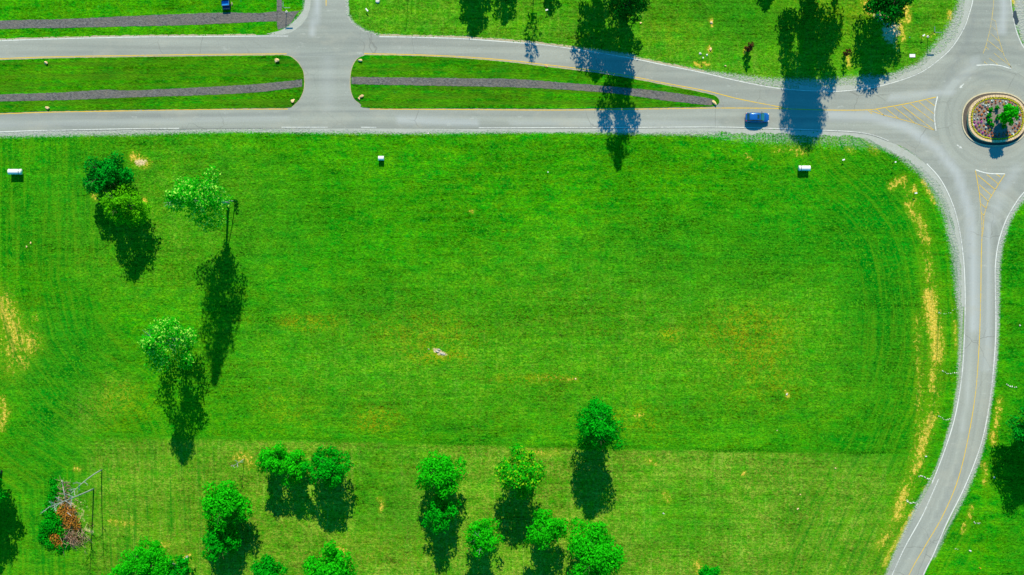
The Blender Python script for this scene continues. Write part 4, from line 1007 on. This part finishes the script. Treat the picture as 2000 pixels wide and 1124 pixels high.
# ------------------------------------------------------------------ blue car
def make_car():
    t = thing('parked_car', 'blue hatchback with a dark sunroof driving right along the lower carriageway', 'car', W(1477.5, 231.0), R(-0.5))
    # body sections: x, half width, sill z, shoulder z, crown z (hood/boot centre)
    secs = [(-2.30, .60, .42, .70, .78), (-2.22, .80, .34, .86, .95), (-1.95, .90, .28, .93, 1.02), (-1.3, .93, .26, .95, 1.04), (-.4, .93, .24, .95, 1.03),
            (.5, .93, .24, .93, 1.02), (1.0, .92, .25, .90, 1.00), (1.5, .91, .26, .85, .95), (1.95, .86, .28, .76, .84), (2.18, .74, .32, .64, .70), (2.30, .48, .40, .55, .58)]
    rings = []
    for x, w, zs, zb, zc in secs:
        half = [(0, zs), (w * .6, zs), (w * .93, zs + .06), (w, zs + .2), (w, (zs + zb) / 2 + .05), (w * .985, zb - .08), (w * .93, zb), (w * .7, (zb + zc) / 2 + .015), (w * .35, zc - .01), (0, zc)]
        rings.append([(x, y, z) for y, z in half] + [(x, -y, z) for y, z in half[-2:0:-1]])
    body = MB().loft(rings).build('body', M['car_blue'], t, True)
    # cabin: glass house then roof panel
    cab = [(-2.05, .74, .70, .96, 1.00), (-1.62, .78, .60, .98, 1.42), (-1.2, .80, .62, .98, 1.50), (-.3, .80, .64, .98, 1.54), (.35, .80, .62, .98, 1.48), (.62, .80, .62, .97, 1.36), (1.22, .78, .70, .94, .99)]
    rr = []
    for x, wb, wt, zb, zt in cab:
        h = [(0, zb - .1), (wb + .04, zb - .1), (wb + .04, zb), (wt + (wb - wt) * .25, zb + (zt - zb) * .7), (wt, zt - .03), (wt * .8, zt), (0, zt + .02)]
        rr.append([(x, y, z) for y, z in h] + [(x, -y, z) for y, z in h[-2:0:-1]])
    MB().loft(rr).build('side_window', M['glass'], t, True)
    rs = []
    for x, wt, zt in ((-1.78, .62, 1.33), (-1.55, .64, 1.455), (-1.2, .655, 1.525), (-.3, .67, 1.568), (.2, .66, 1.53), (.48, .645, 1.455)):
        h = [(wt, zt - .04), (wt * .93, zt - .005), (wt * .6, zt + .012), (0, zt + .02)]
        up = [(x, y, z) for y, z in h] + [(x, -y, z) for y, z in h[-2::-1]]
        rs.append(up + [(x, y, z - .03) for x, y, z in up[::-1]])
    MB().loft(rs).build('roof', M['car_blue'], t, True)
    def panel(name, pts, mat, th=.012):
        P = [Vector(p) for p in pts]; nrm = (P[1] - P[0]).cross(P[2] - P[0]).normalized()
        if nrm.z < 0: nrm = -nrm
        MB().add(P, [tuple(range(len(P)))])
        m = MB(); k = len(P); m.add([p + nrm * th for p in P] + P, [tuple(range(k)), tuple(range(2 * k - 1, k - 1, -1))] + [(i, (i + 1) % k, (i + 1) % k + k, i + k) for i in range(k)])
        return m.build(name, mat, t)
    panel('windscreen', [(.56, .62, 1.42), (.56, -.62, 1.42), (1.24, -.72, 1.005), (1.24, .72, 1.005)], M['windscreen'], .03)
    panel('rear_window', [(-1.70, .56, 1.38), (-1.70, -.56, 1.38), (-2.06, -.66, 1.02), (-2.06, .66, 1.02)], M['glass'], .05)
    panel('sunroof', [(-.22, .40, 1.592), (-.22, -.40, 1.592), (.20, -.40, 1.570), (.20, .40, 1.570)], M['glass'], .012)
    panel('hood_line', [(1.45, .5, .99), (1.45, -.5, .99), (1.50, -.5, .985), (1.50, .5, .985)], M['navy'], .01)
    for s in (-1, 1):
        for x in (-1.42, 1.42):
            w = MB(); n = 20
            w.loft([[(x + .33 * q * math.cos(2 * math.pi * k / n), s * yy, .33 + .33 * q * math.sin(2 * math.pi * k / n)) for k in range(n)] for yy, q in ((.72, .9), (.74, 1), (.93, 1), (.95, .9))])
            wo_ = w.build('wheel', M['black'], t)
            rm = MB().loft([[(x + .2 * math.cos(2 * math.pi * k / n), s * yy, .33 + .2 * math.sin(2 * math.pi * k / n)) for k in range(n)] for yy in (.93, .962)])
            rm.build('rim', M['rim'], wo_)
        MB().box((.78, s * 1.02, 1.02), (.12, .22, .14)).build('wing_mirror', M['navy'], t, bevel=.03)
        MB().box((2.10, s * .66, .66), (.22, .26, .10), -s * .5).build('headlight', M['lamp_w'], t, bevel=.02)
        MB().box((-2.20, s * .70, .86), (.14, .24, .14), s * .4).build('taillight', M['lamp_r'], t, bevel=.02)
    return t
make_car()

# blue utility vehicle at the top edge: bed towards us, cab beyond the frame
def utv():
    t = thing('utility_vehicle', 'small blue utility vehicle with a bright blue cargo bed at the top edge', 'utility vehicle', W(443, 8), R(4))
    MB().box((0, .2, .55), (1.45, 3.0, .34), taper=.94).build('chassis', M['navy'], t, bevel=.05)
    MB().box((0, -.15, 1.02), (1.32, .86, .06)).build('cargo_bed', M['bed_blue'], t)
    mb = MB()
    mb.box((0, -.64, .92), (1.5, .09, .34)); mb.box((0, .33, .92), (1.5, .07, .34)); mb.box((-.71, -.15, .92), (.09, .87, .34)); mb.box((.71, -.15, .92), (.09, .87, .34))
    mb.build('bed_sides', M['navy'], t, bevel=.015)
    MB().box((0, 1.3, 1.95), (1.35, 1.0, .07)).build('roof', M['navy'], t, bevel=.03)
    MB().box((0, .75, 1.0), (1.2, .45, .2)).box((0, .5, 1.3), (1.2, .12, .5)).build('seat', M['black'], t, bevel=.04)
    mb = MB()
    for x in (-.62, .62):
        for y in (.52, 1.58): mb.tube([(x, y, .7), (x, y, 1.95)], .03, 6)
    mb.build('roll_cage', M['black'], t)
    MB().box((0, 1.85, .85), (1.3, .5, .3), taper=.8).build('hood', M['bed_blue'], t, bevel=.06)
    for x in (-.68, .68):
        for y in (-.35, 1.5):
            MB().tube([(x - .12, y, .3), (x + .12, y, .3)], .3, 16).build('wheel', M['black'], t, False)
utv()
o = rock_mesh(.35, 1.2, .5, 44, M['tan_cloth'], 'sack'); o.location = W(453, 7, 0); tag(o, 'beige sack lying against the right side of the blue utility vehicle', 'sack')

# ------------------------------------------------------------------ roundabout island
IC = W(1943.5, 233.5)
def sup(a, b, n, e=2.35, cx=0, cy=0):
    out = []
    for k in range(n):
        th = 2 * math.pi * k / n; c, s = math.cos(th), math.sin(th)
        out.append((cx + a * math.copysign(abs(c) ** (2 / e), c), cy + b * math.copysign(abs(s) ** (2 / e), s)))
    return out
def ring(name, o1, o2, z0, z1, mat, parent=None):
    n = len(o1); mb = MB()
    rings = [[(x, y, z0) for x, y in o1], [(x, y, z1) for x, y in o1], [(x, y, z1) for x, y in o2], [(x, y, z0) for x, y in o2]]
    mb.loft(rings, caps=False); return mb.build(name, mat, parent)
ik = ring('island_kerb', sup(6.55, 5.32, 96), sup(6.33, 5.10, 96), .0, .15, M['kerb']); ik.location = (IC[0], IC[1], 0); tag(ik, kind='structure')
ms = MB(); pts = sup(6.33, 5.10, 96); ms.add([(x, y, .10) for x, y in pts], [tuple(range(96))]); ms = ms.build('mulch_ring', M['bed_soil']); ms.location = (IC[0], IC[1], 0); tag(ms, kind='structure')
ms.data.materials.clear(); ms.data.materials.append(M['island_soil'])
PL = thing('flower_planter', 'raised oval stone planter full of flowers in the middle of the roundabout', 'planter', (IC[0], IC[1], 0))
HW = .85
ring('stone_wall', sup(5.58, 4.56, 96), sup(5.26, 4.24, 96), .08, HW, M['wallstone'], PL)
# cap stones
mb = MB(); o1 = sup(5.64, 4.62, 70); o2 = sup(5.22, 4.20, 70)
for k in range(70):
    j = (k + 1) % 70; z = HW + .003 + .05
    a, b, c, d = o1[k], o1[j], o2[j], o2[k]; s = .06
    L_ = lambda p, q, u: (p[0] + (q[0] - p[0]) * u, p[1] + (q[1] - p[1]) * u)
    q4 = [L_(a, b, s), L_(a, b, 1 - s), L_(d, c, 1 - s), L_(d, c, s)]
    mb.add([(x, y, HW) for x, y in q4] + [(x, y, z) for x, y in q4], [(4, 5, 6, 7), (0, 1, 5, 4), (1, 2, 6, 5), (2, 3, 7, 6), (3, 0, 4, 7)])
mb.build('cap_stones', M['wallstone'], PL)
mb = MB(); pts = sup(5.27, 4.25, 96); pin = [(x * .5, y * .5) for x, y in pts]
mb.add([(x, y, HW - .10) for x, y in pts] + [(x, y, HW + .12) for x, y in pin], [(k, (k + 1) % 96, 96 + (k + 1) % 96, 96 + k) for k in range(96)] + [tuple(range(96, 192))])
mb.build('soil_bed', M['bed_soil'], PL, True)
def bedz(x, y):
    q = max(abs(x) / 5.27, abs(y) / 4.25, math.hypot(x / 5.27, y / 4.25) * .93); return HW - .10 + .22 * min(1, max(0, (1 - q) / .5))
FM = {n: plain('petals_' + n, c, .7, .2) for n, c in {'yellow': (.70, .66, .0), 'orange': (.75, .20, .03), 'magenta': (.60, .06, .42), 'white': (.62, .70, .66), 'red': (.40, .10, .07), 'pink': (.55, .16, .14), 'gold': (.55, .36, .03)}.items()}
M['flower_leaf'] = leaf_mat('flower_leaf', (.005, .07, .01), (.04, .17, .02), .1)
def flower_proto(colour, rad, label, seed):
    t = thing('flower_plant', label, 'flowers', (0, 0, 0), 0, None)
    V_, F_ = leaves([(0, 0, rad * .45)], [rad * .8], [20], rad * .42, seed, .55); V_[:, 2] = np.maximum(V_[:, 2], .0)
    npmesh('foliage', V_, F_, M['flower_leaf'], t)
    V_, F_ = leaves([(0, 0, rad * .62)], [rad * .85], [46], rad * .40, seed + 3, .6, .1); V_[:, 2] = np.maximum(V_[:, 2], rad * .25)
    npmesh('blossom', V_, F_, FM[colour], t)
    return t
def dup(root, loc, rz, sc=1.0):
    r = root.copy(); COL.objects.link(r); r.location = loc; r.rotation_euler = (0, 0, rz); r.scale = (sc, sc, sc)
    for ch in list(root.children):
        c = ch.copy(); COL.objects.link(c); c.parent = r
    return r
protos, used = {}, {}
def plant(colour, x, y, sc=1.0, row=''):
    hr = int(round(math.degrees(math.atan2(x, y)) / 30)) % 12 or 12
    clock = 'one two three four five six seven eight nine ten eleven twelve'.split()[hr - 1]
    lab = {'yellow': 'small yellow flower in the border ring just inside the planter wall'}.get(colour, 'small clump of %s flowers in the %s row at %s o\'clock in the planter' % ({'red': 'dark red', 'gold': 'golden'}.get(colour, colour), row, clock))
    loc = (IC[0] + x, IC[1] + y, bedz(x, y))
    if colour not in protos:
        protos[colour] = flower_proto(colour, .17 if colour == 'yellow' else .22, lab, 200 + len(protos)); o = protos[colour]
        o['group'] = ('yellow border flowers of the planter' if colour == 'yellow' else colour + ' flower clumps in the planter')
        o.location = loc; o.scale = (sc,) * 3
    else: o = dup(protos[colour], loc, random.uniform(0, 6), sc); o['label'] = lab
def arc_pts(a, b, n):
    P = sup(a, b, 720); P = [Vector((x, y)) for x, y in P]; cum = [0]
    for i in range(720): cum.append(cum[-1] + (P[(i + 1) % 720] - P[i]).length)
    out = []; j = 0
    for k in range(n):
        s = cum[-1] * k / n
        while cum[j + 1] < s: j += 1
        out.append(P[j])
    return out
for p in arc_pts(4.98, 3.96, 84): plant('yellow', p.x + random.uniform(-.03, .03), p.y + random.uniform(-.03, .03), random.uniform(.85, 1.15))
rows = [(4.4, 3.45, 38), (3.8, 2.92, 30), (3.2, 2.4, 24), (2.65, 1.95, 16)]
pal = ['orange', 'red', 'white', 'pink', 'white', 'gold', 'white', 'orange', 'red', 'pink']
for ri, (a, b, n) in enumerate(rows):
    for k, p in enumerate(arc_pts(a, b, n)):
        x, y = p.x + random.uniform(-.12, .12), p.y + random.uniform(-.12, .12)
        if ri >= 2 and (x > .1 or abs(x) < .9): continue
        if ri == 3 and x > -1.6: continue
        if x > 1.0 and y > 0.2 and ri >= 2: continue
        c = random.choice(pal)
        if x < -1.2 and y < .3 and random.random() < .25: c = 'magenta'
        plant(c, x, y, random.uniform(.7, 1.2), ['outer', 'second', 'third', 'inner'][ri])
# the island's green shrubs and its small tree
GS = 'small shrubs on the roundabout planter'
pos = {'top of the shrub crescent': (1936.0, 214.5), 'second from the top, beside the white box': (1930.5, 226), 'left of the tree shadow': (1931.5, 236.5),
       'bottom of the shrub crescent': (1937, 244.5), 'right of the tree shadow': (1960, 247.0), 'top right beside a short dark shadow': (1947, 211.5), 'near the foot of the small tree': (1948, 230)}
for i, (where, (px, py)) in enumerate(pos.items()):
    bx, by = at_crown(px, py, 1.25); x, y, _ = W(bx, by); lx, ly = x - IC[0], y - IC[1]
    tree('small_shrub', 'small round green shrub, ' + where, (bx, by), .46, .50, .44, 'leaf_mid', 'round', 300 + i, 2.6, irr=.1, group=GS, size=.13, lobes=14, cat='shrub', z0=bedz(lx, ly), r0=.03)
bx, by = at_crown(1966.5, 227, 3.6)
tree('small_tree', 'small bright green tree growing in the roundabout planter', (1949, 233.5), 3.3, 1.8, 1.8, 'leaf_bright', 'round', 320, 2.4, irr=.15, group=None, size=.2, cat='tree', z0=.95, lobes=40, r0=.08)
for i, (px, py, sx, sy, sz, lab) in enumerate([(1930.5, 220, .6, .55, .3, 'square white stone left of the shrub crescent'), (1902.5, 244, .8, .5, .25, 'long pale stone in the left of the planter'), (1980, 263, .8, .6, .25, 'long pale stone in the lower right of the planter'), (1965, 199.5, .7, .35, .25, 'pale stone in the upper right of the planter')]):
    bx, by = at_crown(px, py, 1.0); x, y, _ = W(bx, by)
    o = rock_mesh(sx, sy, sz, 340 + i, M['palerock'], 'stone'); o.location = (x, y, bedz(x - IC[0], y - IC[1])); o.rotation_euler = (0, 0, -.5); tag(o, lab, 'stone', 'stones in the planter')

# ------------------------------------------------------------------ grass clumps standing over the meadow (uncountable)
def clumps(name, n, region, hmin, hmax, wid, seed, mat):
    g = np.random.default_rng(seed)
    px = g.uniform(region[0], region[2], n); py = g.uniform(region[1], region[3], n)
    return px, py, g
def in_poly(px, py, poly):
    P = np.array(poly); inside = np.zeros(len(px), bool); j = len(P) - 1
    for i in range(len(P)):
        xi, yi = P[i]; xj, yj = P[j]
        c = ((yi > py) != (yj > py)) & (px < (xj - xi) * (py - yi) / (yj - yi + 1e-12) + xi)
        inside ^= c; j = i
    return inside
def sample_grid(vals, px, py):
    X = (px - 1000) / 10; Y = (562 - py) / 10
    ix = np.clip(np.searchsorted(xs, X), 0, nx - 1); iy = np.clip(np.searchsorted(ys, Y), 0, ny - 1); return vals[iy, ix]
def grass_tufts():
    g = np.random.default_rng(77)
    n = 150000
    px = g.uniform(-60, 2060, n); py = g.uniform(-40, 1160, n)
    ok = ~in_poly(px, py, outer)
    ok &= ~in_poly(px, py, [(-60, 58), (-60, 38), (250, 30), (445, 23), (590, 19), (590, 62), (541, 60), (541, 44), (250, 54)])
    ok &= sample_grid(np.maximum.reduce([grav, soil, straw * .8]), px, py) < g.uniform(.15, .5, n)
    px, py = px[ok], py[ok]; n = len(px)
    tall = (py > 262) & (py < np.interp(px, [0, 200, 700, 1100, 1400, 1770], [846, 850, 862, 874, 880, 887])) & (px < 1790)
    h = np.where(tall, g.uniform(.03, .10, n), g.uniform(.02, .06, n)); w = np.where(tall, g.uniform(.10, .30, n), g.uniform(.08, .2, n))
    w = w * np.where(g.random(n) < .04, 1.8, 1.0)
    a = g.uniform(0, 2 * np.pi, n); X = (px - 1000) / 10; Y = (562 - py) / 10
    b = np.stack([X, Y, np.zeros(n)], 1)
    d = np.stack([np.cos(a), np.sin(a), np.zeros(n)], 1) * w[:, None]
    up = np.stack([g.normal(0, 1.6, n) * (h + .05), g.normal(0, 1.6, n) * (h + .05), h], 1)
    m_ = 7000; rx_ = g.uniform(200, 1775, m_); ry_ = np.interp(rx_, [0, 200, 700, 1100, 1400, 1770], [846, 850, 862, 874, 880, 887]) + g.normal(-1.5, 1.8, m_) + 1.2 * np.sin(rx_ * .05)
    hh = g.uniform(.05, .17, m_) * (0.25 + .75 * np.sin(rx_ * .0113 + 1) ** 2) * np.interp(rx_, [200, 700, 1100, 1700, 1775], [.15, .5, .9, 1.0, .3]) * np.where(g.random(m_) < .35, .2, 1); b = np.concatenate([b, np.stack([(rx_ - 1000) / 10, (562 - ry_) / 10, np.zeros(m_)], 1)])
    aa = g.uniform(-.5, .5, m_); d = np.concatenate([d, np.stack([np.cos(aa), np.sin(aa), np.zeros(m_)], 1) * .16])
    up = np.concatenate([up, np.stack([g.normal(0, .05, m_), g.normal(0, .05, m_), hh], 1)])
    Vt = np.stack([b - d, b + d, b + up * 1.0 + d * .1, b - d.take([1, 0, 2], 1) * [1, -1, 1], b + d.take([1, 0, 2], 1) * [1, -1, 1], b + up * .9], 1).reshape(-1, 3)
    Fc = np.arange(len(Vt)).reshape(-1, 3)
    o = npmesh('meadow_grass', Vt, Fc, M['blade']); tag(o, 'short green grass tufts over the whole lawn', 'grass', kind='stuff')
grass_tufts()
